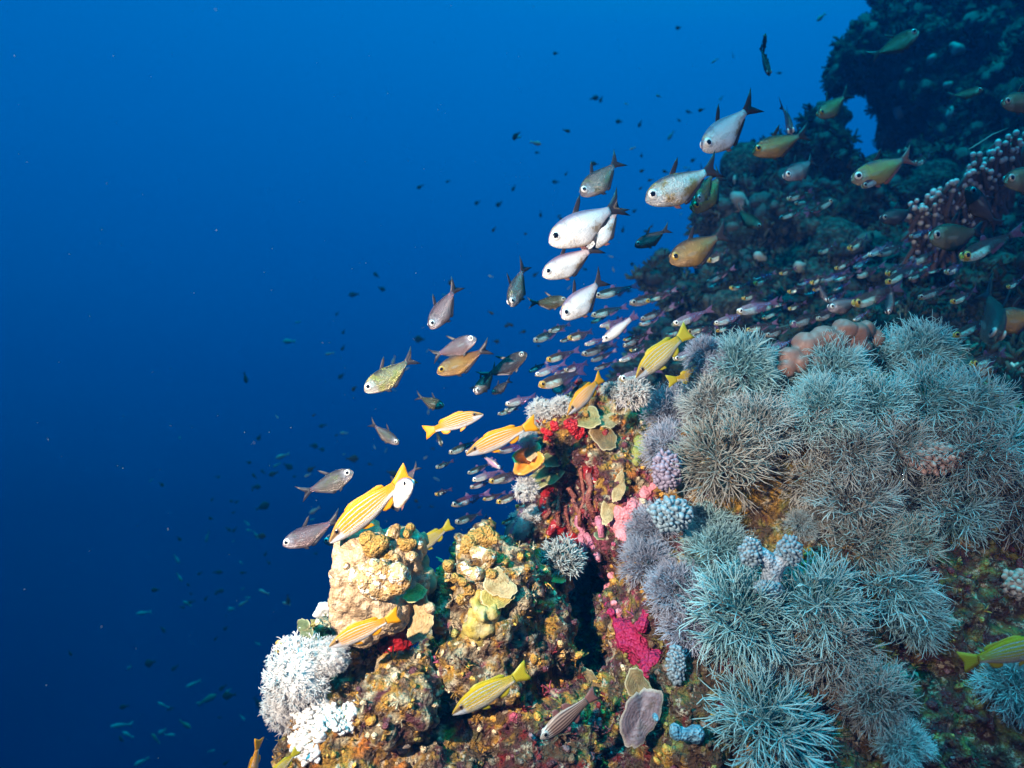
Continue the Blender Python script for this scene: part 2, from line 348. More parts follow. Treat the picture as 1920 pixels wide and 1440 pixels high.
# ------------------------------------------------------------------ soft corals
def polyp_paths(rootp, d, L, r, nt, tl, bendv, opn=.42):
    side = unit(np.cross(d, rnd_dir())); s1 = .14 * (rng.random() - .2); tip = rootp + d * L + (side * s1 + bendv) * L * .55; mid = rootp + d * L * .5 + (side * s1 + bendv) * L * .12
    d2 = unit(tip - mid); out = [([rootp, mid, tip], (r * 1.5, r * 1.15, r))]
    u = unit(np.cross(d2, (0.3, .5, .8))); w = np.cross(d2, u); a0 = rng.random() * 6.28
    for k in range(nt):
        a = a0 + k * 6.2832 / nt + .5 * rng.random(); o = u * math.cos(a) + w * math.sin(a); t = tl * (.55 + .75 * rng.random()); op = opn * (.45 + .8 * rng.random()); c = .22 * rng.normal()
        tw = np.cross(d2, o) * c
        out.append(([tip - d2 * r, tip + (d2 * .35 + o * op * .45) * t, tip + (d2 * .75 + o * op * .95 + tw * .12) * t, tip + (d2 * (1.0 - .25 * rng.random()) + o * op * (1.05 + .5 * rng.random()) + tw * .4) * t], (r * .9, r * .85, r * .7, r * .3)))
    return out
def colony_mesh(name, n, r0, L, rad, nt, tl, c0=.25, c1=1.75, jitter=.25, opn=.42, pw=.62, cur=.3):
    paths = []; cv = rnd_dir() * cur
    for k in range(n):
        th = c0 * rng.random() + (c1 - c0) * ((k + .5) / n) ** pw; ph = k * 2.39996 + rng.random() * .6
        d = unit(np.array((math.sin(th) * math.cos(ph), math.sin(th) * math.sin(ph), math.cos(th))) + jitter * .45 * rng.normal(size=3)); l = L * (.55 + .75 * rng.random())
        paths += polyp_paths(d * r0 * (.7 + .4 * rng.random()), d, l, rad * (.7 + .6 * rng.random()), nt, tl, cv * rng.random(), opn)
    V, F = tubes(paths, 3); me = mesh(name, V, F)
    fattr(me, 'rr', np.linalg.norm(V, axis=1)); return me
COLM = {}
for i in range(4): COLM['long', i] = colony_mesh('polyps', 112, .06, .60, .0108, 8, .42, .25, 1.75, .14, .58, .6, .14)
for i in range(4): COLM['fine', i] = colony_mesh('polyps', 200, .14, .54, .0092, 8, .33, .25, 1.7, .16, .58, .6, .14)
for i in range(4): COLM['dense', i] = colony_mesh('polyps', 420, .72, .16, .0125, 7, .15, .2, 1.9, .25, .7)
for i in range(4): COLM['tuft', i] = colony_mesh('polyps', 80, .26, .42, .030, 8, .34, .2, 1.6, .3, .7)
def base_mesh(r):
    v = ICO3[0] * (1 + .16 * vnoise(ICO3[0], 2.6, 31)[:, None]) * np.array((r, r, r)); return mesh('base', v, ICO3[1])
BASEM = {'long': base_mesh(.14), 'fine': base_mesh(.26), 'dense': base_mesh(.78), 'tuft': base_mesh(.36)}
def polyp_mat(name, dark, light, tip, trans=0.0):
    m = N(name); rr = m.attr('rr'); n = m.noise(2.2, 3, .6)
    c = m.ramp(rr, [(.10, light), (.3, tip), (.68, tip), (.96, light)])
    c = m.mix(m.math('MULTIPLY', n, .4), c, m.mix(.5, c, light))
    oi = m.n('ObjectInfo').outputs['Random']; c = m.mix(m.math('MULTIPLY', oi, .55), c, m.mix(.5, c, (.05, .04, .03)))
    return m.bsdf(c, .55, 0, .3, trans=trans)
M_PGREY = polyp_mat('polyps_grey', (.12, .105, .09), (.48, .50, .48), (.19, .19, .175))
M_PBRN = polyp_mat('polyps_brown', (.11, .08, .055), (.46, .42, .36), (.18, .15, .115))
M_PDAYLIT = polyp_mat('polyps_daylit', (.12, .15, .14), (.42, .64, .65), (.13, .29, .30))  # cyan daylight on crest and ledge colonies put into their base colour
M_PLIL = polyp_mat('polyps_lilac', (.15, .125, .15), (.44, .45, .54), (.16, .165, .22))
M_PWHT = polyp_mat('polyps_white', (.40, .37, .37), (.62, .59, .57), (.60, .57, .55))
m = N('coral_flesh'); M_FLESH = m.bsdf(m.mix(m.noise(6, 4, .6), (.03, .024, .02), (.10, .085, .07)), .6, 0, .3)
m = N('coral_flesh_white'); M_FLESHW = m.bsdf(m.mix(m.noise(6, 4, .6), (.42, .38, .36), (.66, .63, .60)), .6, 0, .3)
def soft_coral(px, py, rpx, kind, mat, label, group=None, depth=None, sink=.35, tilt=None, name='soft_coral', flesh=None, cat='soft coral', sq=1.0):
    P, n = pick(px, py)
    if depth: P = at(px, py, depth)
    r = rpx * K * P.y * (.88 if kind in ('long', 'fine') else 1); vd = -P.normalized()
    nn = (n * .55 + vd * .55 + Vector((0, 0, .25))).normalized() if tilt is None else Vector(tilt).normalized()
    root = empty(name, P + nn * r * (.5 - sink) * .6); root.scale = (r, r, r * sq); root.rotation_mode = 'QUATERNION'; root.rotation_quaternion = align(nn)
    tag(root, label, cat, group)
    link('polyps', COLM[kind, rng.integers(0, 4)], None, root).data.materials or None
    p = root.children[0]
    if not p.data.materials: p.data.materials.append(mat)
    p.material_slots[0].link = 'OBJECT'; p.material_slots[0].material = mat
    b = link('base', BASEM[kind], None, root)
    if not b.data.materials: b.data.materials.append(M_FLESH)
    b.material_slots[0].link = 'OBJECT'; b.material_slots[0].material = flesh or M_FLESH
    return root
G1 = 'soft coral colonies on the big mound'; G2 = 'soft coral colonies on the lower ledge'; G3 = 'white soft coral tufts'
T, B, Gy, Li = M_PDAYLIT, M_PBRN, M_PGREY, M_PLIL
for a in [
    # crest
    (1385, 700, 88, 'fine', T, 'teal lit grey soft coral bush at the left shoulder of the mound crest'), (1470, 728, 82, 'fine', T, 'teal lit soft coral bush below the gap beside the pink lobed coral'),
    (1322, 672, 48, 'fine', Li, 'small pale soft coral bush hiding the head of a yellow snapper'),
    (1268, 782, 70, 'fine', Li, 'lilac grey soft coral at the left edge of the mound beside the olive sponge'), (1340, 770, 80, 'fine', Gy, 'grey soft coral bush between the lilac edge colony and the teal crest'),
    (1560, 705, 84, 'fine', T, 'bright teal lit soft coral directly below the pink lobed coral'), (1645, 690, 84, 'fine', T, 'teal lit soft coral right of the pink lobed coral with shaded gap below'),
    (1725, 668, 74, 'long', T, 'teal lit soft coral sprays forming the right end of the crest'), (1545, 775, 85, 'fine', T, 'teal lit soft coral at the middle of the crest slope'), (1640, 770, 78, 'long', T, 'dark centred teal lit soft coral around the shaded hollow'),
    (1735, 760, 90, 'long', T, 'teal lit brown soft coral on the right shoulder of the mound'), (1812, 770, 85, 'long', T, 'soft coral with long finger sprays against the dark water at right'), (1880, 850, 90, 'long', T, 'soft coral at the right picture edge above the brown sprays'),
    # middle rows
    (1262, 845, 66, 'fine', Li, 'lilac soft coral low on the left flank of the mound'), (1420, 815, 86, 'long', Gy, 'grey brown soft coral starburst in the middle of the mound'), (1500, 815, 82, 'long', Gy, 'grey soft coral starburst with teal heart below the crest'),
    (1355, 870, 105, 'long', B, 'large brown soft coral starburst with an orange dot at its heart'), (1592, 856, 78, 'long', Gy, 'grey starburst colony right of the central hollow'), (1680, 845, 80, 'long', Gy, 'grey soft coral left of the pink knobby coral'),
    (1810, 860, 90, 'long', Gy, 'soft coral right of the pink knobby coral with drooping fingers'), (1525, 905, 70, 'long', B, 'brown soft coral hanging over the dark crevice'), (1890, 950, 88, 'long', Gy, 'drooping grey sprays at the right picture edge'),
    (1590, 950, 98, 'long', Gy, 'pale hearted soft coral starburst with white centre below the middle rows'), (1700, 945, 85, 'long', Gy, 'soft coral directly below the pink knobby coral'), (1785, 960, 90, 'long', T, 'soft coral with teal lit edges beside the dark right hollow'),
    (1610, 1030, 92, 'long', B, 'brown starburst second from the bottom of the right column'), (1705, 1030, 68, 'long', B, 'brown soft coral with thin sprays reaching the dark right hollow'), (1665, 1105, 92, 'long', T, 'teal lit grey soft coral near the bottom of the right column'), (1715, 1160, 72, 'long', T, 'lowest soft coral of the right column with swept fingers')]:
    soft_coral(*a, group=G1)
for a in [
    (1232, 1000, 66, 'fine', Li, 'blue lilac soft coral below the blue bead coral on the ledge edge'), (1215, 1065, 66, 'fine', Li, 'lilac soft coral at the far left rim of the lower ledge'), (1335, 985, 62, 'fine', T, 'teal lit soft coral at the top of the lower ledge'),
    (1345, 1050, 88, 'fine', T, 'broad teal lit soft coral in the middle of the lower ledge'), (1270, 1110, 70, 'fine', Li, 'dark lilac soft coral drooping over the magenta sponge'), (1385, 1155, 118, 'long', T, 'largest teal lit starburst with long fingers on the lower ledge'),
    (1525, 1135, 108, 'long', T, 'teal lit starburst with pale heart below the white stalked coral'), (1560, 1215, 95, 'long', Gy, 'grey starburst hanging at the right of the lower ledge'), (1490, 1255, 58, 'long', Gy, 'shaded soft coral under the pale hearted starburst'),
    (1290, 1180, 60, 'long', Li, 'lilac finger sprays hanging beside the magenta sponge'), (1640, 1310, 88, 'fine', Gy, 'fine haired grey soft coral below the lower ledge'), (1430, 1365, 125, 'long', T, 'loose teal lit starburst at the bottom edge of the picture'),
    (1905, 1290, 82, 'fine', T, 'pale teal lit soft coral at right below the olive striped snapper'), (1690, 1400, 62, 'fine', T, 'small teal lit soft coral at the bottom right'), (1500, 990, 40, 'fine', Gy, 'small fuzzy grey soft coral above the white stalked coral'), (1540, 970, 40, 'fine', B, 'small brown fuzzy coral beside the dark crevice')]:
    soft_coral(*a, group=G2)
for a in [
    (1186, 738, 36, 'tuft', M_PWHT, 'round white soft coral on top of the pinnacle under the olive snapper'), (1012, 772, 27, 'tuft', M_PWHT, 'white soft coral tuft at the top left of the pinnacle'), (1052, 764, 24, 'tuft', M_PWHT, 'white soft coral tuft beside the yellow snapper on the pinnacle'),
    (990, 822, 20, 'tuft', M_PWHT, 'small white soft coral tuft behind the tail of the striped snapper'), (987, 918, 25, 'tuft', M_PWHT, 'white soft coral tuft on the left rim of the pinnacle below the orange sponge'), (975, 985, 27, 'dense', M_PWHT, 'dense pale grey soft coral low on the left rim of the pinnacle'),
    (995, 968, 22, 'tuft', M_PWHT, 'white sprayed tuft above the dense pale grey coral'), (1052, 1055, 45, 'tuft', M_PGREY, 'bushy pale grey soft coral in the saddle right of the brown head'), (1080, 1085, 30, 'tuft', M_PGREY, 'blue grey soft coral in the shade of the saddle'),
    (1145, 735, 18, 'tuft', M_PGREY, 'small grey tuft between the snapper and the round white coral'), (1160, 748, 20, 'tuft', M_PLIL, 'small lilac tuft left of the round white coral')]:
    soft_coral(*a, group=G3, flesh=M_FLESHW, sink=.5)
soft_coral(570, 1262, 72, 'dense', M_PWHT, 'large shaggy white soft coral at the left end of the reef', flesh=M_FLESHW, tilt=(-.5, -.75, .35), depth=1.28, sq=.85)
soft_coral(548, 1320, 50, 'dense', M_PWHT, 'shaggy white soft coral hanging below the large white one', flesh=M_FLESHW, tilt=(-.8, -.55, .1), depth=1.29)
soft_coral(622, 1230, 36, 'dense', M_PWHT, 'small shaggy white soft coral beside the dark hole at the left end', flesh=M_FLESHW, tilt=(.1, -.7, .6), depth=1.27)

# white finger leather coral below the shaggy coral: many stubby white fingers on one crust
def finger_crust(name, spots, mat, label, cat, rad, ln, n, wn=.5):
    paths = []; crust = []
    for px, py, rp in spots:
        P, nn = pick(px, py); crust.append((P - nn * rp * K * P.y * .35, (rp * K * P.y * .9,) * 3))
        for _ in range(n):
            a, q = rng.random() * 6.28, math.sqrt(rng.random()) * rp; X, nx = pick(px + q * math.cos(a), py + q * math.sin(a))
            if X.y > P.y + .15: continue
            d = unit(np.array(nx) + wn * rnd_dir() - .25 * np.array(X.normalized())); L = ln * (.5 + rng.random()); b = np.array(X) - d * rad
            paths.append(([b, b + d * L * .6, b + d * L * .95, b + d * L * 1.08], (rad * 1.1, rad, rad * .85, rad * .35)))
    V, F = tubes(paths, 6); me = mesh(name, V, F); fattr(me, 'rr', np.full(len(V), .9))
    o = link(name, me, mat); return tag(o, label, cat)
m = N('white_leather'); M_WLEA = m.bsdf(m.mix(m.noise(60, 3, .6), (.50, .48, .45), (.76, .74, .70)), .55, 0, .3)
finger_crust('finger_coral', [(585, 1370, 26), (610, 1340, 26), (560, 1390, 18), (640, 1350, 24), (580, 1410, 18), (655, 1335, 14), (600, 1320, 14), (570, 1340, 14)], M_WLEA, 'bright white short fingered coral crust under the shaggy white coral', 'finger coral', .0042, .012, 110)

# bead corals: bunches of small round beads, some on a white stalk
m = N('bead_blue'); M_BEAD = m.bsdf(m.mix(m.noise(80, 2, .5), (.10, .16, .20), (.26, .34, .38)), .5, 0, .5)
m = N('bead_lilac'); M_BEADL = m.bsdf(m.mix(m.noise(80, 2, .5), (.16, .12, .18), (.32, .27, .34)), .5, 0, .5)
m = N('bead_pink'); M_BEADP = m.bsdf(m.mix(m.noise(60, 2, .5), (.30, .17, .14), (.56, .38, .33)), .5, 0, .4)
m = N('bead_tan'); M_BEADT = m.bsdf(m.mix(m.noise(25, 3, .6), (.20, .16, .12), (.62, .56, .48)), .45, 0, .4)
m = N('stalk_white'); ns = m.noise(55, 5, .7); M_STALK = m.bsdf(m.mix(m.step(ns, .38, .64), (.20, .27, .33), (.50, .54, .58)), .6, 0, .3, m.bump(m.math('ADD', ns, m.vor(190)), .004, .9))
def bead_bunch(center, rx, rz, bead, n, depthf=.7, long=1.0):
    V, F = [], []; off = 0; bv, bf = ICO2; placed = []
    for _ in range(n * 12):
        if len(placed) >= n: break
        d = rnd_dir()
        if d[1] > .35: continue
        p = np.array(center) + d * np.array((rx, rx * depthf, rz)) * (.86 + .2 * rng.random())
        if any(np.linalg.norm(p - q) < bead * 1.45 for q in placed): continue
        placed.append(p); s = bead * (.75 + .4 * rng.random()); q = np.array(align(d).to_matrix())
        V.append((bv * (1 + .22 * rng.normal(size=(1, 3))) * (1 + .10 * rng.normal(size=(len(bv), 1))) * np.array((s, s, s * 1.15 * long))) @ q.T + p); F += [[a + off for a in f] for f in bf]; off += len(bv)
    core = ICO2[0] * np.array((rx, rx * depthf, rz)) * .9 + np.array(center); V.append(core); F += [[a + off for a in f] for f in ICO2[1]]
    return np.concatenate(V), F
def bead_coral(px, py, rx, rz, bead, n, mat, label, d=None, long=1.0, name='bead_coral', cat='bead coral'):
    P, nn = pick(px, py)
    if d: P = at(px, py, d)
    s = K * P.y; V, F = bead_bunch((0, 0, 0), rx * s, rz * s, bead * s, n, long=long)
    o = link(name, mesh(name, V, F), mat); o.location = P; return tag(o, label, cat)
bead_coral(1258, 965, 36, 30, 5.2, 230, M_BEAD, 'blue bead coral cluster above the lilac soft coral of the lower ledge', 1.34)
bead_coral(1250, 882, 26, 34, 4.8, 170, M_BEADL, 'lilac bead coral cluster beside the pink encrusting sponge', 1.40)
bead_coral(1268, 1245, 16, 34, 3.8, 130, M_BEAD, 'bright blue bead coral strip on the dark rock below the lower ledge', 1.24)
bead_coral(1745, 858, 50, 26, 5.5, 190, M_BEADP, 'pink knobby coral in the middle of the soft coral mound', 1.34, long=1.5, name='knobby_coral', cat='knobby coral')
bead_coral(1905, 1095, 26, 22, 5.5, 90, M_BEADT, 'small pale knobby coral at the right picture edge above the snapper', 1.25, name='knobby_coral', cat='knobby coral')
root = empty('stalked_coral', at(1447, 1060, 1.235)); tag(root, 'white stalked coral carrying blue bead bunches on two arms', 'soft coral'); s = K * 1.215
V, F = tubes([([(0, .02, -.05), (0, 0, -.02), (-.004, -.004, .010), (-.022, -.006, .022), (-.027, -.006, .029), (-.029, -.006, .032)], (.020, .018, .016, .014, .011, .004)), ([(0, 0, -.01), (.012, -.004, .012), (.022, -.006, .021), (.028, -.006, .029), (.030, -.006, .032)], (.019, .017, .015, .011, .004))], 12)
link('stalk', mesh('stalk', V, F), M_STALK, root)
for dx, dz, rx, rz, n in ((-44, 28, 20, 26, 60), (28, 30, 22, 27, 70), (-12, -40, 26, 14, 50)):
    V, F = bead_bunch((dx * s, -.012, dz * s), rx * s, rz * s, 4.0 * s, int(n * 1.5)); link('bead_bunch', mesh('bead_bunch', V, F), M_BEAD, root)
# far knobby coral on the right wall, behind the fish
V, F = [], []; off = 0
root = empty('knobby_coral', at(1840, 350, 2.3)); tag(root, 'branching coral with pale tips on the upper right wall', 'knobby coral')
paths = []; tipV, tipF = [], []
for k in range(420):
    t = rng.random(); u = rng.random(); px, py = 1715 + 215 * t + 25 * rng.normal() * .5, 440 - 165 * t * (.9 + .2 * u) + (u - .35) * 120
    q = np.array(at(px, py, 2.28 + .25 * u)) - np.array(root.location); d = unit(np.array((-.35, -.75, .45)) + .45 * rnd_dir()); L = .026 + .02 * rng.random()
    paths.append(([q - d * .06, q, q + d * L], (.010, .0085, .0072))); v = ICO2[0] * (.0072 + .003 * rng.random()) + q + d * L
    tipV.append(v); tipF += [[a + off for a in f] for f in ICO2[1]]; off += len(v)
V, F = tubes(paths, 6); nf = len(F); nv = len(V); me = mesh('branches', np.concatenate([V] + tipV), F + [[a + nv for a in f] for f in tipF])
m = N('branch_dark'); me.materials.append(m.bsdf(m.mix(m.noise(25), (.05, .035, .03), (.20, .13, .12)), .6)); m = N('branch_tips'); me.materials.append(m.bsdf(m.mix(m.noise(30), (.30, .28, .26), (.85, .82, .76)), .45))
me.polygons.foreach_set('material_index', [0] * nf + [1] * (len(me.polygons) - nf)); link('branches', me, None, root)

# ------------------------------------------------------------------ hard corals, plates and sponges
def lump_disp(a, f, s): return lambda P: a * vnoise(P, f, s) - .5 * a * (worley(P, f * 2.2, s + 1) - .45)
def lumps(name, blobs, mat, label, cat, voxel=.0035, disp=(), parent=None):
    me = blob_union(name, blobs, voxel, disp); o = link(name, me, mat, parent)
    return tag(o, label, cat) if label else o
def rough_mat(name, c1, c2, c3, sc=60, bump=.004, rough=.5, spot=.62, spec=.45):
    m = N(name); n = m.noise(sc, 6, .7); v = m.vor(sc * 3.2); pit = m.vor(230)
    c = m.mix(m.step(n, .38, .60), c1, c2); c = m.mix(m.step(m.noise(sc * 1.7, 5, .75), spot, spot + .06), c, c3)
    c = m.mix(m.math('MULTIPLY', m.step(m.noise(sc * .8, 6, .8), .54, .62), .8), c, m.mix(.6, c1, (.05, .025, .01))); c = m.mix(m.math('MULTIPLY', m.step(pit, .30, .10), .55), c, m.mix(.7, c1, (.04, .02, .01)))
    return m.bsdf(c, rough, 0, spec, m.bump(m.math('ADD', m.math('MULTIPLY', n, 1.4), m.math('ADD', m.math('MULTIPLY', v, -.8), m.math('MULTIPLY', pit, .5))), bump, 1.0))
M_TAN = rough_mat('tan_coral', (.36, .22, .11), (.50, .35, .21), (.60, .47, .33), 24, .0035, .5, .56)
M_TANTOP = rough_mat('tan_lobe', (.36, .17, .03), (.58, .40, .20), (.84, .78, .68), 36, .006, .45, .53)
M_OCHRE = rough_mat('ochre_lobe', (.34, .17, .025), (.58, .33, .075), (.70, .52, .28), 55, .008)
DIS = (lump_disp(.009, 26, 41), lump_disp(.005, 75, 43))
root = empty('lobed_coral', at(700, 1150, 1.30)); tag(root, 'cream and tan lobed coral head under the biggest yellow snapper', 'lobed coral')
def kid(name, blobs, mat, disp=DIS, voxel=.0035):
    o = lumps(name, blobs, mat, None, None, voxel, disp); o.parent = root; o.matrix_parent_inverse = Matrix.Translation(-root.location); return o
kid('body', [pb(690, 1105, 62, 1.30), pb(655, 1125, 42, 1.28), pb(648, 1075, 34, 1.28), pb(672, 1030, 44, 1.29), pb(655, 1050, 34, 1.29), pb(738, 1040, 56, 1.32), pb(760, 1090, 46, 1.34), pb(720, 1140, 50, 1.30), pb(680, 1165, 48, 1.30), pb(640, 1150, 26, 1.27), pb(700, 1015, 36, 1.30)], M_TAN)
kid('shelf', [pb(705, 1085, 34, 1.235, 1, 1, .66), pb(740, 1088, 30, 1.235, 1.2, 1, .62), pb(758, 1082, 18, 1.235), pb(685, 1080, 26, 1.25, 1, 1, .7), pb(715, 1098, 24, 1.24, 1.5, 1, .6)], M_TANTOP, DIS, .003)
for i, q in enumerate([[(700, 1025, 20, 1.25, 1, 1, .75), (690, 1012, 16, 1.25), (716, 1018, 13, 1.25)], [(733, 1035, 9, 1.265, .9, 1, 1.4), (729, 1025, 9, 1.265), (740, 1046, 9, 1.262)], [(738, 1000, 14, 1.28, 1, 1, .9), (728, 1008, 10, 1.275), (745, 990, 9, 1.285)], [(765, 1000, 9, 1.29, 1, 1, 1.7), (770, 990, 10, 1.30)], [(772, 1042, 14, 1.27, 1, .7, 1)], [(786, 1022, 9, 1.29)], [(760, 1022, 13, 1.275), (752, 1015, 9, 1.275), (772, 1018, 9, 1.28)],
    [(626, 1077, 10, 1.27, .9, 1, 1.1), (628, 1090, 7, 1.27, .8, 1, 1.5)], [(649, 1062, 9, 1.25, .8, 1, 1.2)], [(720, 1042, 12, 1.262, 1, .8, .7), (708, 1040, 10, 1.258)]]):
    kid('knob', [pb(*x) for x in q], M_TANTOP if i % 3 else M_OCHRE, (lump_disp(.003, 50, 50 + i),), .0026)
m = N('shaded_lobe'); M_SHADELOBE = m.bsdf(m.mix(m.noise(22, 5), (.10, .13, .08), (.20, .22, .13)), .6, 0, .3)  # green shade behind the coral head put into this lobe's colour
kid('back_lobe', [pb(795, 1085, 26, 1.36, 1, 1, 1.4), pb(785, 1055, 24, 1.37), pb(772, 1020, 26, 1.37)], M_SHADELOBE)

def plate(px, py, rx, ry, col, label, tilt=(0, -.9, .45), thick=.0032, lift=.004, name='plate_coral', cat='plate coral', rot=0.0, wave=.16, cup=.35, d=None):
    P, n = pick(px, py)
    if d: P = at(px, py, d)
    s = K * P.y; nr, na = 9, 36; V = []
    w1, w2, w3 = rng.random(3) * 6.28
    for side in (1, -1):
        for i in range(nr):
            t = i / (nr - 1)
            for j in range(na):
                a = j * 6.2832 / na; rr = t * (1 + wave * math.sin(2 * a + w1) + wave * .7 * math.sin(3 * a + w2) + .04 * math.sin(7 * a + w3))
                z = cup * t * t * .35 + .06 * math.sin(3 * a + w2) * t + .07 * math.sin(2 * a + w1) * t * t + .03 * math.sin(5 * a + w3) * t; edge = math.sqrt(max(0, 1 - t ** 4))
                rag = 1 + t ** 3 * .06 * math.sin(17 * a + w1) * math.sin(5 * a + w2); rr *= rag; V.append((rx * s * rr * math.cos(a), ry * s * rr * math.sin(a), (z * (rx + ry) * .5 * s) + side * thick * edge))
    F = []
    for sd in (0, 1):
        o = sd * nr * na
        for i in range(nr - 1):
            for j in range(na):
                k = (j + 1) % na; q = (o + i * na + j, o + (i + 1) * na + j, o + (i + 1) * na + k, o + i * na + k); F.append(q if sd == 0 else q[::-1])
    for j in range(na):
        k = (j + 1) % na; a = (nr - 1) * na; b = a + nr * na; F.append((a + j, b + j, b + k, a + k))
    me = mesh(name, V, F); fattr(me, 'rad', [((i // na) % nr) / (nr - 1) for i in range(len(V))])
    m = N(name); rad = m.attr('rad'); nz = m.noise(140, 4, .7); c1, c2 = col
    pn = m.noise(60, 5, .7); c = m.mix(m.step(m.math('ADD', m.math('MULTIPLY', m.math('SINE', m.math('MULTIPLY', rad, 26.0)), .05), pn), .34, .66), c1, c2); c = m.mix(m.step(m.noise(38, 4, .6), .56, .68), c, m.mix(.5, c, (.10, .07, .03))); c = m.mix(m.step(m.noise(90, 4, .7), .62, .70), c, (.07, .045, .02)); c = m.mix(m.step(rad, .86, 1.0), c, m.mix(.4, c2, (.75, .62, .38)))
    M = m.bsdf(c, .55, 0, .35, m.bump(m.math('ADD', nz, m.math('MULTIPLY', m.math('SINE', m.math('MULTIPLY', m.math('ADD', rad, m.math('MULTIPLY', pn, .25)), 38.0)), .08)), .0026, .8))
    o = link(name, me, M); nn = Vector(tilt).normalized(); o.rotation_mode = 'QUATERNION'; o.rotation_quaternion = nn.to_track_quat('Z', 'Y') @ Quaternion((0, 0, 1), rot)
    o.location = P - P.normalized() * lift; return tag(o, label, cat)
OL, YO, TN, BR, GN = ((.13, .10, .025), (.27, .22, .075)), ((.27, .18, .025), (.46, .34, .08)), ((.27, .17, .06), (.46, .33, .16)), ((.10, .055, .02), (.22, .13, .045)), ((.06, .085, .035), (.14, .16, .07))
for a in [((790, 1158, 27, 40, TN, 'tan oval plate hanging beside the dark red sponge'), dict(tilt=(-.25, -.95, .1), d=1.295)), ((776, 1112, 25, 19, YO, 'olive cup plate under the right side of the cream coral head'), dict(tilt=(.1, -.6, .75), d=1.29)),
    ((935, 1095, 30, 26, TN, 'tan round plate at the right of the ring coral'), dict(tilt=(.2, -.9, .45))), ((930, 1122, 28, 22, YO, 'yellow plate just above the big ridged plate'), dict(tilt=(.25, -.85, .5))),
    ((846, 1242, 21, 30, OL, 'olive oval plate in the gap, left of the pair'), dict(tilt=(.1, -.97, .15), d=1.32)), ((862, 1272, 28, 24, OL, 'olive oval plate in the gap, lower of the pair'), dict(tilt=(-.3, -.9, .3), d=1.31)), ((868, 1232, 14, 24, YO, 'narrow yellow plate behind the olive pair'), dict(d=1.34)),
    ((1104, 786, 27, 21, OL, 'olive plate near the top of the pinnacle under the snapper'), dict(tilt=(-.3, -.75, .6))), ((1132, 822, 26, 24, BR, 'brown plate overhanging the dark hollow of the pinnacle'), dict(tilt=(.1, -.8, .55), lift=.015)), ((1138, 790, 26, 18, TN, 'tan plate above the brown plate on the pinnacle'), dict(tilt=(.2, -.7, .7))),
    ((1022, 895, 44, 24, OL, 'long olive plate below the orange sponge'), dict(tilt=(-.35, -.75, .6), rot=.75, lift=.008)), ((1043, 862, 28, 18, GN, 'green plate above the long olive plate'), dict(tilt=(-.1, -.7, .7), rot=.5, lift=.006)), ((998, 846, 15, 18, TN, 'small pale tan plate above the orange sponge'), dict(tilt=(-.3, -.9, .3))),
    ((1160, 915, 12, 28, TN, 'narrow tan plate standing on the ochre side of the pinnacle'), dict(rot=-.4)), ((1142, 952, 14, 32, TN, 'narrow yellow tan plate below the other narrow plate'), dict(rot=-.5)), ((1132, 1000, 20, 16, GN, 'small pale green plate beside the pink crust'), dict(tilt=(.1, -.7, .7))),
    ((1198, 1342, 34, 60, ((.17, .105, .11), (.29, .20, .21)), 'large mauve grey plate standing below the magenta sponge'), dict(tilt=(.25, -.95, .15), rot=-.5, d=1.22, thick=.005, wave=.11)), ((1196, 1285, 24, 28, BR, 'brown round plate below the magenta sponge'), dict(d=1.24)), ((1110, 1285, 15, 34, BR, 'rusty brown leaf plate above the striped grey fish'), dict(rot=.5)),
    ((570, 1172, 16, 13, GN, 'pale green leafy algae blade at the left end of the reef'), dict(tilt=(-.5, -.8, .2), d=1.30)), ((577, 1187, 12, 10, GN, 'smaller pale green algae blade below the first'), dict(tilt=(-.2, -.9, .3), d=1.295)), ((523, 1212, 10, 13, YO, 'yellowish nub of algae at the far left edge of the reef'), dict(tilt=(-.6, -.8, .1), d=1.30)),
    ((1045, 1085, 20, 9, YO, 'yellow crust plate below the bushy grey coral of the saddle'), dict(tilt=(-.2, -.7, .7)))]:
    plate(*a[0], **a[1])
# ring shaped lobe on the brown head
ring = [pb(893 + 25 * math.cos(a), 1056 - 19 * math.sin(a), 12 + 3 * math.sin(a * 2.7), 1.315 + .015 * math.sin(a)) for a in np.linspace(-2.6, 1.7, 13)]
lumps('ring_coral', ring, M_TANTOP, 'curled tan ring shaped coral on top of the brown head', 'lobed coral', .003, (lump_disp(.007, 34, 61), lump_disp(.004, 80, 62)))
lumps('lobed_coral', [pb(908, 1010, 22, 1.38, 1.3, 1, .8), pb(885, 1020, 16, 1.37), pb(928, 1015, 14, 1.39)], M_OCHRE, 'ochre lump on the summit of the brown head', 'lobed coral', .003, DIS)
lumps('round_polyp', [pb(806, 1140, 11, 1.275)], M_TAN, 'small round tan ball on the oval plate', 'lobed coral', .0025, ())
lumps('round_polyp', [pb(868, 1092, 9, 1.285), pb(862, 1087, 6, 1.285)], M_OCHRE, 'small ochre ball below the curled ring coral', 'lobed coral', .0025, ())
m = N('yellow_fold'); nz = m.noise(70, 5, .7); M_FOLD = m.bsdf(m.mix(m.step(m.noise(36, 4), .4, .66), m.mix(m.step(nz, .4, .6), (.26, .19, .03), (.50, .34, .055)), (.46, .38, .18)), .55, 0, .35, m.bump(nz, .006, .9))
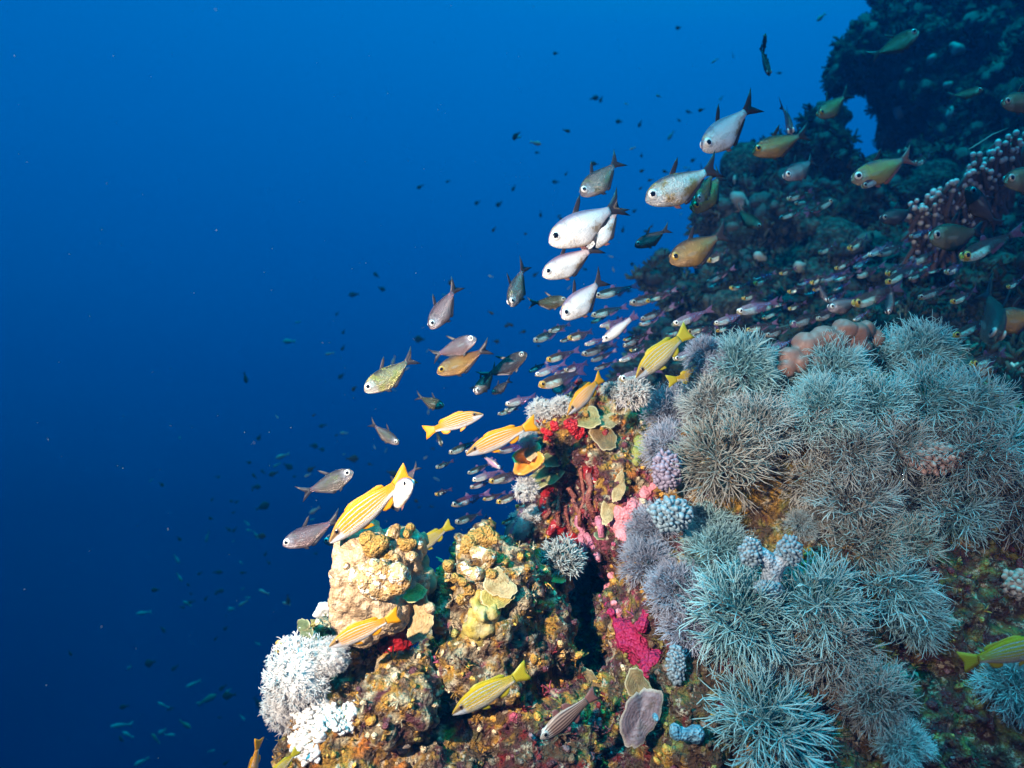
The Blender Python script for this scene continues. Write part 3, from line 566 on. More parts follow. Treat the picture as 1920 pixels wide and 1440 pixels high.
lumps('folded_coral', [pb(*x) for x in ((892, 1140, 20, 1.30, .8, 1, 1.5), (890, 1172, 22, 1.29, .9, 1, 1.3), (908, 1150, 16, 1.285, .7, 1, 2.2), (914, 1178, 20, 1.285, 1, 1, 1.1), (925, 1145, 18, 1.295, .8, 1, 1.7), (932, 1170, 17, 1.30, .9, 1, 1.3), (898, 1185, 26, 1.295, 1.3, .8, .6), (905, 1110, 16, 1.31, 1, 1, 1.2))], M_FOLD, 'big yellow olive folded coral lobe hanging on the brown head', 'folded coral', .0028, (lump_disp(.006, 35, 63), lump_disp(.003, 80, 64)))
lumps('lobed_coral', [pb(*x) for x in ((880, 1105, 12, 1.30), (862, 1120, 9, 1.30), (850, 1085, 10, 1.31), (945, 1060, 11, 1.33), (938, 1075, 12, 1.33), (840, 1060, 9, 1.33), (835, 1090, 8, 1.32), (920, 1080, 13, 1.31))], M_OCHRE, 'scattered ochre knobs around the curled ring on the brown head', 'lobed coral', .0028, DIS)
# pink lobed leather coral on the crest
m = N('pink_lobes'); M_PINKL = m.bsdf(m.mix(m.noise(18, 4), (.17, .085, .07), (.28, .155, .12)), .5, 0, .4, m.bump(m.noise(200, 3), .001, .5), sss=.1)
lumps('lobed_coral', [pb(*x) for x in ((1508, 648, 26, 1.48), (1482, 668, 22, 1.47), (1530, 640, 20, 1.475), (1548, 632, 24, 1.48), (1580, 618, 24, 1.485), (1566, 640, 22, 1.475), (1605, 625, 22, 1.49), (1622, 618, 18, 1.50), (1640, 634, 18, 1.51), (1528, 672, 34, 1.50), (1590, 655, 38, 1.51), (1475, 690, 16, 1.46), (1500, 680, 18, 1.46))], M_PINKL, 'brownish pink lobed leather coral on the crest of the mound', 'lobed coral', .0035, (lump_disp(.006, 22, 66), lump_disp(.002, 70, 67)))

m = N('red_sponge'); M_REDS = m.bsdf(m.mix(m.noise(70, 4), (.26, .004, .008), (.66, .010, .014)), .45, 0, .5, m.bump(m.math('ADD', m.vor(170), m.noise(120, 4)), .006, 1))
m = N('dark_red_sponge'); M_DRED = m.bsdf(m.mix(m.noise(70, 4), (.14, .006, .008), (.42, .015, .015)), .3, 0, .6, m.bump(m.vor(130), .003, 1))
m = N('magenta_sponge'); M_MAG = m.bsdf(m.mix(m.noise(45, 5), (.20, .004, .04), (.52, .02, .10)), .6, 0, .35, m.bump(m.math('ADD', m.vor(150), m.noise(100, 4)), .007, 1))
m = N('pink_sponge'); M_PINK = m.bsdf(m.mix(m.noise(60, 5), (.62, .14, .20), (.80, .34, .34)), .5, 0, .4, m.bump(m.vor(150), .003, 1))
m = N('orange_sponge'); M_ORS = m.bsdf(m.mix(m.noise(50, 5), (.62, .17, .015), (.82, .34, .05)), .25, 0, .7, m.bump(m.noise(90, 3), .003, .7))
RD = (lump_disp(.006, 45, 71), lump_disp(.0022, 120, 73))
def crust(name, spots, mat, label, f=.45, lift=.2):
    b = []
    for px, py, r in spots:
        P, n = pick(px, py); q = r * K * P.y; b.append((P + n * q * (lift - .35), (q, q, q * f + .004), align(n)))
    return lumps(name, b, mat, label, 'sponge', .003, RD)
crust('red_sponge', [(1075, 798, 15), (1088, 808, 13), (1064, 793, 9), (1102, 800, 8), (1095, 818, 10), (1082, 818, 8)], M_REDS, 'bright scarlet sponge near the top of the pinnacle', .5, .35)
crust('red_sponge', [(1030, 812, 10), (1020, 806, 7), (1040, 798, 7), (1024, 822, 6)], M_REDS, 'smaller scarlet sponge left of the brightest one', .5, .35)
lumps('red_sponge', [pb(*x) for x in ((745, 1198, 26, 1.34), (725, 1212, 16, 1.33), (768, 1160, 15, 1.35), (770, 1190, 20, 1.35), (650, 1215, 20, 1.36))], M_DRED, 'dark red glossy sponge between the cream head and the brown head', 'sponge', .003, RD)
crust('magenta_sponge', [(1165, 1175, 18), (1185, 1195, 30), (1210, 1225, 36), (1222, 1250, 24), (1195, 1215, 30), (1205, 1170, 14), (1212, 1150, 9), (1230, 1235, 18), (1145, 1150, 9), (1140, 1135, 7)], M_MAG, 'large magenta sponge left of the hanging lilac coral', .6, .45)
crust('pink_sponge', [(1160, 985, 18), (1170, 965, 20), (1190, 945, 16), (1210, 925, 14), (1165, 1005, 14), (1225, 910, 10), (1185, 980, 12)], M_PINK, 'pink crust sponge on the pinnacle beside the lilac beads', .4, .3)
crust('pink_sponge', [(1140, 1100, 10), (1150, 1130, 9), (1148, 1080, 8), (1158, 1150, 8)], M_PINK, 'thin pink crust along the edge of the dark cleft', .5, .3)
crust('crimson_sponge', [(1028, 925, 14), (1023, 940, 13), (1018, 956, 13)], M_DRED, 'dark crimson crust sponge on the left side of the hollow in the pinnacle', .45, .3)
crust('crimson_sponge', [(1040, 985, 13), (1051, 993, 13), (1062, 1000, 13), (1031, 996, 12), (1074, 1010, 12)], M_DRED, 'dark crimson crust sponge at the bottom of the hollow in the pinnacle', .45, .3)
crust('crimson_sponge', [(1100, 880, 13), (1106, 890, 13), (1112, 901, 12)], M_DRED, 'dark crimson crust sponge at the upper right of the hollow in the pinnacle', .45, .3)
# orange cup sponge
root = empty('cup_sponge', at(990, 868, 1.50)); tag(root, 'glossy orange cup sponge on the left edge of the pinnacle', 'sponge'); s = K * 1.5
bm = bmesh.new(); NA = 26; rings = []
for i, (rr, z) in enumerate(((.22, -1.0), (.55, -.5), (.85, .05), (1.0, .5), (.93, .56), (.72, .2), (.45, -.15), (.05, -.3))):
    rings.append([bm.verts.new((30 * s * rr * math.cos(a) * (1 + .18 * math.sin(3 * a + 1) + .1 * math.sin(5 * a)), 27 * s * rr * math.sin(a) * (1 + .15 * math.sin(2 * a)), 26 * s * z + 5 * s * math.sin(4 * a) * rr)) for a in np.arange(NA) * 6.2832 / NA])
for i in range(len(rings) - 1):
    for j in range(NA): f = bm.faces.new((rings[i][j], rings[i][(j + 1) % NA], rings[i + 1][(j + 1) % NA], rings[i + 1][j])); f.material_index = 0 if i < 4 else 1; f.smooth = True
me = bpy.data.meshes.new('cup'); bm.to_mesh(me); bm.free(); o = link('cup', me, None, root); me.materials.append(M_OCHRE); me.materials.append(M_ORS)
o.rotation_mode = 'QUATERNION'; o.rotation_quaternion = Vector((-.25, -.85, .35)).normalized().to_track_quat('Z', 'Y')
# rope like finger sponges in the pinnacle
def ropes(lst, mat, label):
    paths = []
    for pts, r in lst:
        Q = [np.array(pick(x, y)[0]) - np.array((0, .012, 0)) for x, y in pts]; q = []
        for a, b in zip(Q[:-1], Q[1:]): q += [a, a * .67 + b * .33, a * .33 + b * .67]
        q = np.array(q + [Q[-1]]); q = q + .004 * rng.normal(size=q.shape); paths.append((q, r * K * 1.55 * (1 + .3 * rng.normal(size=len(q)) * .5)))
    V, F = tubes(paths, 8); o = link('finger_sponge', mesh('finger_sponge', V, F), mat); return tag(o, label, 'sponge')
M_ROPE = rough_mat('rope_sponge', (.16, .03, .025), (.36, .11, .07), (.55, .32, .12), 70, .003); M_ROPE2 = rough_mat('rope_pink', (.42, .10, .18), (.60, .25, .32), (.55, .42, .10), 60, .003)
ropes([([(1068, 905), (1078, 940), (1090, 970)], 6), ([(1050, 915), (1045, 955), (1052, 985)], 5), ([(1105, 890), (1100, 930), (1112, 965)], 6), ([(1030, 930), (1022, 970)], 4), ([(1088, 880), (1094, 930), (1086, 985)], 4), ([(1060, 945), (1064, 990), (1080, 1025)], 4), ([(1042, 960), (1052, 1010)], 3), ([(1115, 930), (1118, 960)], 4)], M_ROPE, 'rusty red finger sponges inside the hollow of the pinnacle')
ropes([([(1082, 970), (1090, 1005), (1100, 1040)], 7), ([(1095, 1000), (1112, 1030), (1122, 1045)], 6), ([(1120, 965), (1128, 1010)], 7)], M_ROPE2, 'pink finger sponges hanging at the foot of the pinnacle')
m = N('blue_sponge'); nb_ = m.noise(70, 5, .7); M_BLUS = m.bsdf(m.mix(m.step(nb_, .38, .62), (.05, .14, .20), (.20, .38, .46)), .7, 0, .3, m.bump(m.math('ADD', nb_, m.vor(200)), .005, 1.0))
lumps('blue_sponge', [pb(1268, 1374, 14, 1.16), pb(1283, 1376, 12, 1.16), pb(1302, 1374, 17, 1.16, 1, 1, .9)], M_BLUS, 'pale blue sausage shaped sponge on the dark rock at the bottom', 'sponge', .0025, (lump_disp(.004, 55, 81), lump_disp(.002, 130, 82)))
lumps('blue_sponge', [pb(1229, 1345, 6, 1.16, 1, 1, 2.4)], M_BLUS, 'thin bright blue sponge on the edge of the mauve plate', 'sponge', .0025, ())
m = N('olive_sponge'); M_OLS = m.bsdf(m.mix(m.noise(80, 4), (.16, .17, .035), (.36, .35, .10)), .6, 0, .3, m.bump(m.vor(160), .003, 1))
crust('olive_sponge', [(1200, 830, 16), (1195, 850, 14), (1212, 845, 12), (1190, 868, 9)], M_OLS, 'fuzzy yellow green sponge beside the soft coral mound', .8, .4)
crust('white_sponge', [(603, 1140, 12), (596, 1150, 10), (612, 1150, 10), (620, 1135, 8)], M_WLEA, 'white crust sponge left of the cream coral head', .6, .4)
# pale sponges far back on the wall
m = N('pale_sponge'); M_PALE = m.bsdf(m.mix(m.noise(14, 4), (.16, .18, .15), (.42, .43, .37)), .6, 0, .3)
for px, py, bl, lab in [(1795, 92, [(0, 0, 12), (-6, -8, 8), (10, 4, 7), (-4, 8, 8)], 'pale forked sponge high on the right wall'), (1683, 212, [(0, -4, 9), (3, 6, 8)], 'pale curved sponge right of the arch'), (1712, 266, [(0, 0, 9), (-7, 2, 7)], 'small pale sponge below the arch'),
    (1744, 112, [(0, 0, 9), (4, -5, 6)], 'pale sponge left of the forked one'), (1775, 160, [(0, 0, 8), (8, -4, 6)], 'pale sponge beside the olive fish on the wall'), (1790, 210, [(0, 0, 14), (14, 4, 8), (-10, 6, 8)], 'broad pale encrusted patch on the right wall'),
    (1383, 372, [(0, 0, 14), (10, 14, 10), (-8, -8, 8)], 'pale green coral on the ridge beside the dark olive fish'), (1377, 337, [(0, 0, 5), (1, -8, 4), (1, 8, 4)], 'thin pale finger on the ridge crest'), (1420, 480, [(0, 0, 10), (12, 4, 7)], 'small pale coral low on the ridge'), (1500, 500, [(0, 0, 12), (10, -6, 8)], 'grey green coral on the slope')]:
    P, n = pick(px, py, BGBVH); P = P - P.normalized() * .05
    lumps('pale_sponge', [(P + Vector((dx, 0, -dy)) * K * P.y, (r * K * P.y,) * 3) for dx, dy, r in bl], M_PALE, lab, 'sponge', .012, (lump_disp(.012, 14, 91),))
# ------------------------------------------------------------------ fish
def prof_mesh(name, prof, nst=34, nr=22, bend=0.0, keel=.0, head=0.0):
    p = np.array(prof); s = np.linspace(0, 1, nst) ** 1.15 * (p[-1, 0] - p[0, 0]) + p[0, 0]
    def sm(c):
        y = np.interp(s, p[:, 0], p[:, c]); z = y.copy(); z[1:-1] = .25 * y[:-2] + .5 * y[1:-1] + .25 * y[2:]; z[1:-1] = .25 * z[:-2] + .5 * z[1:-1] + .25 * z[2:]; return z
    top, bot, wid = sm(1), sm(2), sm(3); V, u, v, F = [], [], [], []
    for i in range(nst):
        mid, h = (top[i] + bot[i]) / 2, (top[i] - bot[i]) / 2
        for j in range(nr):
            a = j * 2 * math.pi / nr; cz, sy = math.cos(a), math.sin(a)
            w = wid[i] * (abs(sy) ** (.85 + keel * (1 if cz < 0 else .4))) * (1 if sy > 0 else -1)
            V.append((.5 - s[i], w + bend * max(0, s[i] - .35) ** 2, mid + h * cz)); u.append(s[i]); v.append((cz + 1) / 2)
    for i in range(nst - 1):
        for j in range(nr):
            k = (j + 1) % nr; F.append((i * nr + j, i * nr + k, (i + 1) * nr + k, (i + 1) * nr + j))
    F.append(tuple(range(nr))[::-1]); F.append(tuple((nst - 1) * nr + j for j in range(nr)))
    me = mesh(name, V, F); fattr(me, 'u', u); fattr(me, 'v', v); return me
def fin_mesh(name, outline, thick=.004, bend=0.0, y0=0.0, splay=(0, 0)):      # outline in (s, z), extruded and thinned to its rim
    n = len(outline); c = np.mean(outline, axis=0); V, F = [], []
    for sd in (1, -1):
        for f, t in ((1.0, .25), (.55, 1.0)):
            for q in outline:
                x = c + (np.array(q) - c) * f; V.append((.5 - x[0], sd * thick * t * .5 + bend * max(0, x[0] - .35) ** 2 + y0 + splay[0] * (x[0] - outline[0][0]) + splay[1] * (x[1] - outline[0][1]), x[1]))
        V.append((.5 - c[0], sd * thick * .5 + bend * max(0, c[0] - .35) ** 2 + y0 + splay[0] * (c[0] - outline[0][0]) + splay[1] * (c[1] - outline[0][1]), c[1]))
    h = 2 * n + 1
    for sd in (0, 1):
        o = sd * h
        for j in range(n):
            k = (j + 1) % n; q = (o + j, o + k, o + n + k, o + n + j); F.append(q if sd else q[::-1]); t = (o + n + j, o + n + k, o + 2 * n); F.append(t if sd else t[::-1])
    for j in range(n): k = (j + 1) % n; F.append((j, k, h + k, h + j))
    me = mesh(name, V, F); return me
def eye_mesh(r, y, flat=.45):
    v = ICO3[0] * np.array((r, r * flat, r)); return v
M_IRIS = {}
def iris(name, col, rough=.25):
    m = N(name); return m.bsdf(col, rough, .0, .8)
M_IRIS = {'white': iris('iris_silver', (.78, .76, .72)), 'gold': iris('iris_gold', (.42, .26, .04)), 'dark': iris('iris_brown', (.16, .09, .04)), 'dim': iris('iris_dim', (.30, .30, .28))}
m = N('pupil'); M_PUP = m.bsdf((.004, .004, .006), .08, 0, .8)

def body_mat(name, back, upper, lower, belly, head, rough=.27, metal=.38, patch=None, pcov=.56, nscale=7.0, tail=None, scales=1.0):
    m = N(name); u, v = m.attr('u'), m.attr('v')
    c = m.ramp(v, [(0.0, belly), (.10, lower), (.52, lower), (.80, upper), (.93, back), (1, back)])
    uv = m.comb(m.math('MULTIPLY', u, 64.0), m.math('MULTIPLY', v, 26.0)); sc = m.vor(1.0, uv, 'F1', .35)
    n = m.noise(nscale, 4, .65)
    if patch: c = m.mix(m.step(n, pcov, pcov + .10), c, patch)
    big = m.noise(3.5, 3, .6); c = m.mix(m.math('MULTIPLY', m.step(big, .42, .66), .32 if 'white' in name else .5), c, m.mix(.75, c, (.03, .025, .03)))
    c = m.mix(m.math('MULTIPLY', m.step(sc, .38, .62), .05 if 'white' in name else .28), c, m.mix(.55, c, (.04, .03, .03)))
    fine = m.noise(38, 4, .7)
    c = m.mix(m.math('MULTIPLY', m.step(fine, .52, .75), .30), c, m.mix(.6, c, (.03, .025, .03)))
    hd = m.step(u, .23, .17); c = m.mix(m.math('MULTIPLY', hd, m.step(v, .97, .75)), c, m.mix(m.step(m.noise(22, 4, .7), .46, .62), head, m.mix(.5, head, (.10, .08, .06))))
    c = m.mix(m.math('MULTIPLY', m.step(m.math('ABSOLUTE', m.math('SUBTRACT', u, .245)), .012, .002), m.math('MULTIPLY', m.step(m.noise(12, 2), .45, .7), .35)), c, (.10, .08, .07))
    if tail: c = m.mix(m.step(u, .62, .80), c, tail)
    h = m.math('MULTIPLY', sc, .5 * scales)
    return m.bsdf(c, rough, .12 if 'white' in name else .45, .6, m.bump(m.math('ADD', h, m.math('MULTIPLY', fine, .8)), .005 if 'white' in name else .009, .6))
PUR2 = (.16, .10, .17)
SW = {'white': body_mat('sweeper_white', (.20, .13, .20), (.62, .55, .58), (.86, .84, .82), (.55, .36, .22), (.80, .77, .74), patch=(.46, .33, .20), pcov=.57, nscale=4.5, tail=(.52, .40, .44)),  # sweeper tones: flash reflection at different angles put into the base colours
      'silver': body_mat('sweeper_silver', (.14, .10, .13), (.55, .50, .46), (.66, .60, .54), (.45, .34, .24), (.72, .68, .64), patch=(.46, .28, .08), pcov=.50, nscale=5, tail=(.60, .54, .54)),
      'bronze': body_mat('sweeper_bronze', (.09, .05, .035), (.32, .16, .045), (.44, .23, .055), (.36, .20, .07), (.44, .26, .11), patch=(.48, .32, .20), pcov=.60, tail=(.22, .10, .08)),
      'gold': body_mat('sweeper_gold', (.20, .10, .10), (.42, .24, .09), (.50, .31, .07), (.35, .22, .12), (.48, .34, .22), patch=(.60, .42, .10), pcov=.5, tail=(.30, .15, .15)),
      'grey': body_mat('sweeper_grey', (.07, .055, .06), (.19, .15, .14), (.24, .195, .16), (.30, .26, .25), (.36, .31, .32), patch=(.25, .24, .12), pcov=.55, tail=(.20, .12, .15)),
      'mauve': body_mat('sweeper_mauve', (.08, .05, .07), (.22, .14, .15), (.29, .19, .19), (.34, .26, .28), (.40, .33, .36), patch=(.32, .25, .23), pcov=.58, tail=(.26, .13, .17)),
      'olive': body_mat('sweeper_olive', (.03, .035, .02), (.085, .07, .03), (.12, .095, .04), (.10, .065, .04), (.22, .20, .14), patch=(.22, .18, .06), pcov=.6, tail=(.09, .06, .04)),
      'dark': body_mat('sweeper_dark', (.012, .011, .012), (.045, .035, .04), (.06, .042, .045), (.07, .05, .05), (.08, .06, .06), patch=(.09, .05, .05), pcov=.58, tail=(.035, .025, .03)),
      'green': body_mat('sweeper_green', (.05, .05, .045), (.22, .20, .12), (.36, .30, .15), (.44, .38, .30), (.56, .52, .46), patch=(.40, .38, .10), pcov=.48, tail=(.18, .16, .12))}
def fin_mat(name, c1, c2, alpha=1.0):
    m = N(name); x = m.n('SeparateXYZ'); m.l(m.co, x.inputs[0]); w = m.math('SINE', m.math('MULTIPLY', m.math('ADD', x.outputs[2], m.math('MULTIPLY', x.outputs[0], .35)), 330.0))
    return m.bsdf(m.mix(m.step(w, -.6, .9), c1, c2), .45, 0, .4, alpha=None if alpha == 1 else alpha, trans=.2 if alpha == 1 else 0)
M_FDARK = fin_mat('fin_dark', (.012, .012, .018), (.045, .04, .055)); M_FRED = fin_mat('fin_rose', (.16, .06, .06), (.30, .14, .12)); M_FCLEAR = fin_mat('fin_clear', (.25, .24, .24), (.55, .52, .50), .12)
M_FYEL = fin_mat('fin_yellow', (.56, .225, .001), (.76, .33, .002)); M_FSHADE = fin_mat('fin_shaded', (.34, .28, .01), (.50, .42, .03)); M_FPUR = fin_mat('fin_purple', (.08, .04, .11), (.16, .09, .20), .5)  # olive fins: yellow fins with shade put into the colour

SWD = 1.10
SWP = [(0, .006, -.022, .006), (.025, .048, -.058, .026), (.06, .078, -.086, .042), (.11, .104, -.112, .054), (.18, .126, -.138, .062), (.26, .139, -.166, .065), (.34, .142, -.186, .062), (.42, .136, -.184, .056), (.50, .120, -.150, .047), (.58, .099, -.112, .036), (.66, .077, -.074, .025), (.73, .060, -.046, .017), (.80, .050, -.026, .010)]
SNP = [(0, .002, -.022, .006), (.03, .022, -.036, .018), (.08, .052, -.056, .032), (.14, .082, -.074, .044), (.20, .103, -.088, .052), (.28, .121, -.101, .058), (.38, .126, -.108, .058), (.48, .119, -.103, .053), (.58, .100, -.086, .043), (.66, .076, -.064, .031), (.73, .056, -.048, .020), (.80, .048, -.042, .012)]
GLP = [(0, .004, -.012, .006), (.03, .034, -.040, .026), (.08, .062, -.066, .042), (.14, .082, -.088, .050), (.22, .094, -.106, .052), (.32, .098, -.110, .048), (.42, .090, -.098, .040), (.52, .076, -.072, .030), (.62, .058, -.050, .020), (.72, .042, -.036, .013), (.80, .034, -.030, .008)]
CDP = [(0, .004, -.02, .008), (.04, .036, -.05, .03), (.10, .068, -.080, .05), (.18, .098, -.105, .060), (.28, .120, -.122, .064), (.40, .122, -.122, .058), (.52, .102, -.100, .046), (.62, .076, -.075, .033), (.72, .058, -.055, .022), (.80, .052, -.048, .014)]
KITS = {}
def kit(key, prof, bend, fins, eye, keel=0.25):
    if key[0] == 'sweeper':
        prof = [(a, b * SWD, c * SWD, w) if a < .7 else (a, b, c, w) for a, b, c, w in prof]; fins = [(n_, [(a, b * SWD) if .2 < a < .7 else (a, b) for a, b in o_], k_) for n_, o_, k_ in fins]
    d = {'body': prof_mesh('body', prof, 34, 22, bend, keel)}
    d['fins'] = []
    for nm, out, kw in fins: d['fins'].append((nm, fin_mesh(nm, out, bend=bend, **kw)))
    ex, ez, er, ey = eye; d['eye'] = []
    for sd in (1, -1):
        v = ICO2[0] * np.array((er, er * .42, er)) + np.array((.5 - ex, sd * ey, ez)); pu = ICO2[0] * np.array((er * .66, er * .26, er * .66)) + np.array((.5 - ex + er * .06, sd * (ey + er * .20), ez))
        d['eye'].append((mesh('eye', v, ICO2[1]), mesh('pupil', pu, ICO2[1])))
    KITS[key] = d
for bi, bd in enumerate((.22, -.22, 0.0)):
    kit(('sweeper', bi), SWP, bd, [('tail_fin', [(.775, .05), (.85, .085), (.93, .135), (1.02, .20), (.96, .10), (.895, .028), (.88, .008), (.90, -.02), (.96, -.075), (1.0, -.135), (.90, -.085), (.83, -.045), (.775, -.028)], {}),
        ('dorsal_fin', [(.37, .126), (.43, .175), (.515, .24), (.565, .265), (.53, .20), (.475, .145), (.45, .115)], {}), ('anal_fin', [(.40, -.165), (.42, -.205), (.47, -.205), (.56, -.155), (.66, -.105), (.75, -.058), (.74, -.036), (.60, -.095), (.48, -.15)], {}),
        ('pectoral_fin', [(.23, -.03), (.27, -.012), (.34, -.018), (.39, -.04), (.33, -.055), (.26, -.05)], dict(y0=.064, splay=(.28, 0), thick=.003)), ('pectoral_fin', [(.23, -.03), (.27, -.012), (.34, -.018), (.39, -.04), (.33, -.055), (.26, -.05)], dict(y0=-.064, splay=(-.28, 0), thick=.003)),
        ('pelvic_fin', [(.27, -.15), (.30, -.20), (.36, -.225), (.35, -.185), (.33, -.16)], {})], (.094, .026, .057, .043), .35)
    kit(('snapper', bi), [(a_, b_ * 1.07, c_ * 1.07, w_) for a_, b_, c_, w_ in SNP], bd * .8, [('tail_fin', [(.775, .048), (.84, .066), (.92, .100), (1.0, .128), (.985, .07), (.955, .0), (.975, -.07), (.985, -.115), (.91, -.09), (.84, -.058), (.775, -.042)], {}),
        ('dorsal_fin', [(.27, .105), (.30, .143), (.36, .160), (.45, .152), (.53, .136), (.60, .128), (.67, .122), (.71, .098), (.72, .056), (.62, .075), (.45, .105), (.33, .112)], {}), ('anal_fin', [(.55, -.082), (.58, -.125), (.63, -.135), (.69, -.110), (.72, -.048), (.63, -.062)], {}),
        ('pectoral_fin', [(.25, -.035), (.31, -.02), (.40, -.035), (.44, -.055), (.36, -.065), (.28, -.06)], dict(y0=.058, splay=(.20, 0), thick=.003)), ('pectoral_fin', [(.25, -.035), (.31, -.02), (.40, -.035), (.44, -.055), (.36, -.065), (.28, -.06)], dict(y0=-.058, splay=(-.20, 0), thick=.003)),
        ('pelvic_fin', [(.29, -.095), (.34, -.14), (.42, -.165), (.41, -.125), (.35, -.10)], {})], (.128, .030, .032, .037), .15)
    kit(('glass', bi), GLP, bd, [('tail_fin', [(.775, .034), (.86, .06), (.98, .10), (.91, .0), (.97, -.095), (.86, -.055), (.775, -.030)], dict(thick=.003)), ('dorsal_fin', [(.36, .085), (.40, .15), (.45, .145), (.48, .075)], dict(thick=.003)), ('anal_fin', [(.46, -.085), (.48, -.13), (.58, -.10), (.68, -.06), (.68, -.035), (.56, -.06)], dict(thick=.003))], (.085, .014, .052, .034), .1)
    kit(('cardinal', bi), CDP, bd, [('tail_fin', [(.775, .05), (.86, .075), (.98, .115), (.93, .0), (.97, -.105), (.86, -.07), (.775, -.046)], {}), ('dorsal_fin', [(.30, .112), (.33, .19), (.38, .195), (.42, .115)], {}), ('second_dorsal_fin', [(.46, .108), (.49, .185), (.55, .165), (.62, .07)], {}), ('anal_fin', [(.48, -.10), (.51, -.17), (.57, -.15), (.63, -.07)], {}), ('pelvic_fin', [(.27, -.115), (.31, -.17), (.36, -.19), (.35, -.12)], {})], (.10, .022, .048, .044), .15)

def snapper_mat(name, yel, wht, belly, pale, snout):
    m = N(name); u, v = m.attr('u'), m.attr('v')
    vv = m.math('ADD', v, m.math('MULTIPLY', m.math('SUBTRACT', m.noise(14, 3), .5), .06))
    dk = tuple(x * .30 for x in yel)
    c = m.ramp(vv, [(0, belly), (.17, belly), (.23, pale), (.28, belly), (.30, belly), (.33, yel), (.395, yel), (.405, wht), (.432, wht), (.442, yel), (.535, yel), (.542, dk), (.550, wht), (.574, wht), (.584, yel), (.688, yel), (.695, dk), (.702, wht), (.724, wht), (.734, yel), (.842, yel), (.848, dk), (.855, wht), (.870, wht), (.880, yel), (1, yel)])
    plain = m.ramp(vv, [(0, belly), (.26, belly), (.36, yel), (1, yel)])
    c = m.mix(m.step(u, .60, .72), c, plain)
    headc = m.ramp(vv, [(0, wht), (.44, wht), (.54, snout), (.80, snout), (1, yel)]); c = m.mix(m.step(u, .175, .145), c, headc)
    line = m.math('MULTIPLY', m.step(u, .14, .10), m.step(m.math('ABSOLUTE', m.math('SUBTRACT', vv, .66)), .16, .08)); c = m.mix(line, c, tuple(x * .35 for x in snout))
    uv = m.comb(m.math('MULTIPLY', u, 60.0), m.math('MULTIPLY', v, 22.0)); sc = m.vor(1.0, uv, 'F1', .3)
    c = m.mix(m.math('MULTIPLY', m.step(m.noise(30, 4), .5, .8), .22), c, dk)
    gl = m.math('ABSOLUTE', m.math('SUBTRACT', m.math('ADD', u, m.math('MULTIPLY', m.math('POWER', m.math('SUBTRACT', v, .45), 2.0), .35)), .238)); c = m.mix(m.math('MULTIPLY', m.step(gl, .012, .002), m.math('MULTIPLY', m.step(v, .92, .7), .5)), c, m.mix(.4, c, (.25, .14, .05)))
    c = m.mix(m.math('MULTIPLY', m.step(sc, .35, .6), .22), c, m.mix(.5, c, dk))
    return m.bsdf(c, .33, .1, .5, m.bump(m.math('ADD', sc, m.math('MULTIPLY', gl, 8.0)), .006, .6))
M_SNAP = snapper_mat('snapper_yellow', (.74, .275, .001), (.54, .54, .57), (.56, .54, .52), (.60, .29, .06), (.42, .24, .10))
M_SNAPSHADE = snapper_mat('snapper_shaded', (.52, .33, .006), (.42, .46, .50), (.46, .42, .30), (.44, .34, .10), (.34, .19, .06))  # shaded copy of the yellow snapper, shade put into its colours
def glass_mat(name, gold, gut, body, rear):
    m = N(name); u, v = m.attr('u'), m.attr('v'); n = m.noise(26, 4, .7)
    g = m.mix(m.step(n, .53, .64), gut, m.mix(.65, gut, gold)); c = m.mix(m.step(v, .52, .66), g, body); c = m.mix(m.step(u, .34, .46), c, m.mix(m.step(n, .4, .7), rear, body))
    c = m.mix(m.math('MULTIPLY', m.step(u, .14, .08), m.step(m.noise(18, 3), .42, .58)), c, gold); c = m.mix(m.math('MULTIPLY', m.step(n, .62, .70), m.step(u, .45, .35)), c, (.05, .035, .03))
    a = m.math('SUBTRACT', 1.0, m.math('MULTIPLY', m.step(u, .32, .60), .45))
    return m.bsdf(c, .16, .45, .8, m.bump(n, .03, .9), alpha=a)
GL = {'gold': glass_mat('glassfish_gold', (.75, .45, .04), (.90, .84, .72), (.13, .075, .07), (.12, .06, .09)), 'white': glass_mat('glassfish_white', (.70, .52, .20), (.88, .86, .84), (.55, .40, .48), (.36, .17, .42)), 'purple': glass_mat('glassfish_purple', (.50, .36, .14), (.70, .62, .66), (.15, .06, .10), (.26, .08, .32)),
      'mauve': glass_mat('glassfish_mauve', (.44, .32, .20), (.46, .38, .38), (.09, .055, .06), (.08, .045, .055)), 'teal': glass_mat('glassfish_teal', (.34, .36, .18), (.58, .66, .62), (.05, .07, .065), (.04, .05, .06))}
m = N('cardinal_stripes'); v = m.attr('v'); w = m.math('SINE', m.math('MULTIPLY', v, 40.0)); c = m.mix(m.step(w, -.3, .5), (.06, .028, .02), (.30, .19, .15)); c = m.mix(m.math('MULTIPLY', m.step(m.attr('u'), .20, .12), m.step(w, .2, .8)), c, (.55, .58, .55)); M_CARD = m.bsdf(c, .4, 0, .5)
m = N('mauve_cardinal'); u, v = m.attr('u'), m.attr('v'); c = m.ramp(v, [(0, (.30, .22, .24)), (.35, (.36, .22, .30)), (.5, (.26, .13, .30)), (.7, (.22, .13, .13)), (1, (.13, .08, .08))]); c = m.mix(m.step(m.math('ADD', m.math('ABSOLUTE', m.math('SUBTRACT', u, .75)), m.math('MULTIPLY', m.math('ABSOLUTE', m.math('SUBTRACT', v, .55)), .1)), .035, .028), c, (.01, .01, .012)); c = m.mix(m.step(u, .14, .09), c, (.50, .46, .50)); M_MCARD = m.bsdf(c, .35, 0, .5)

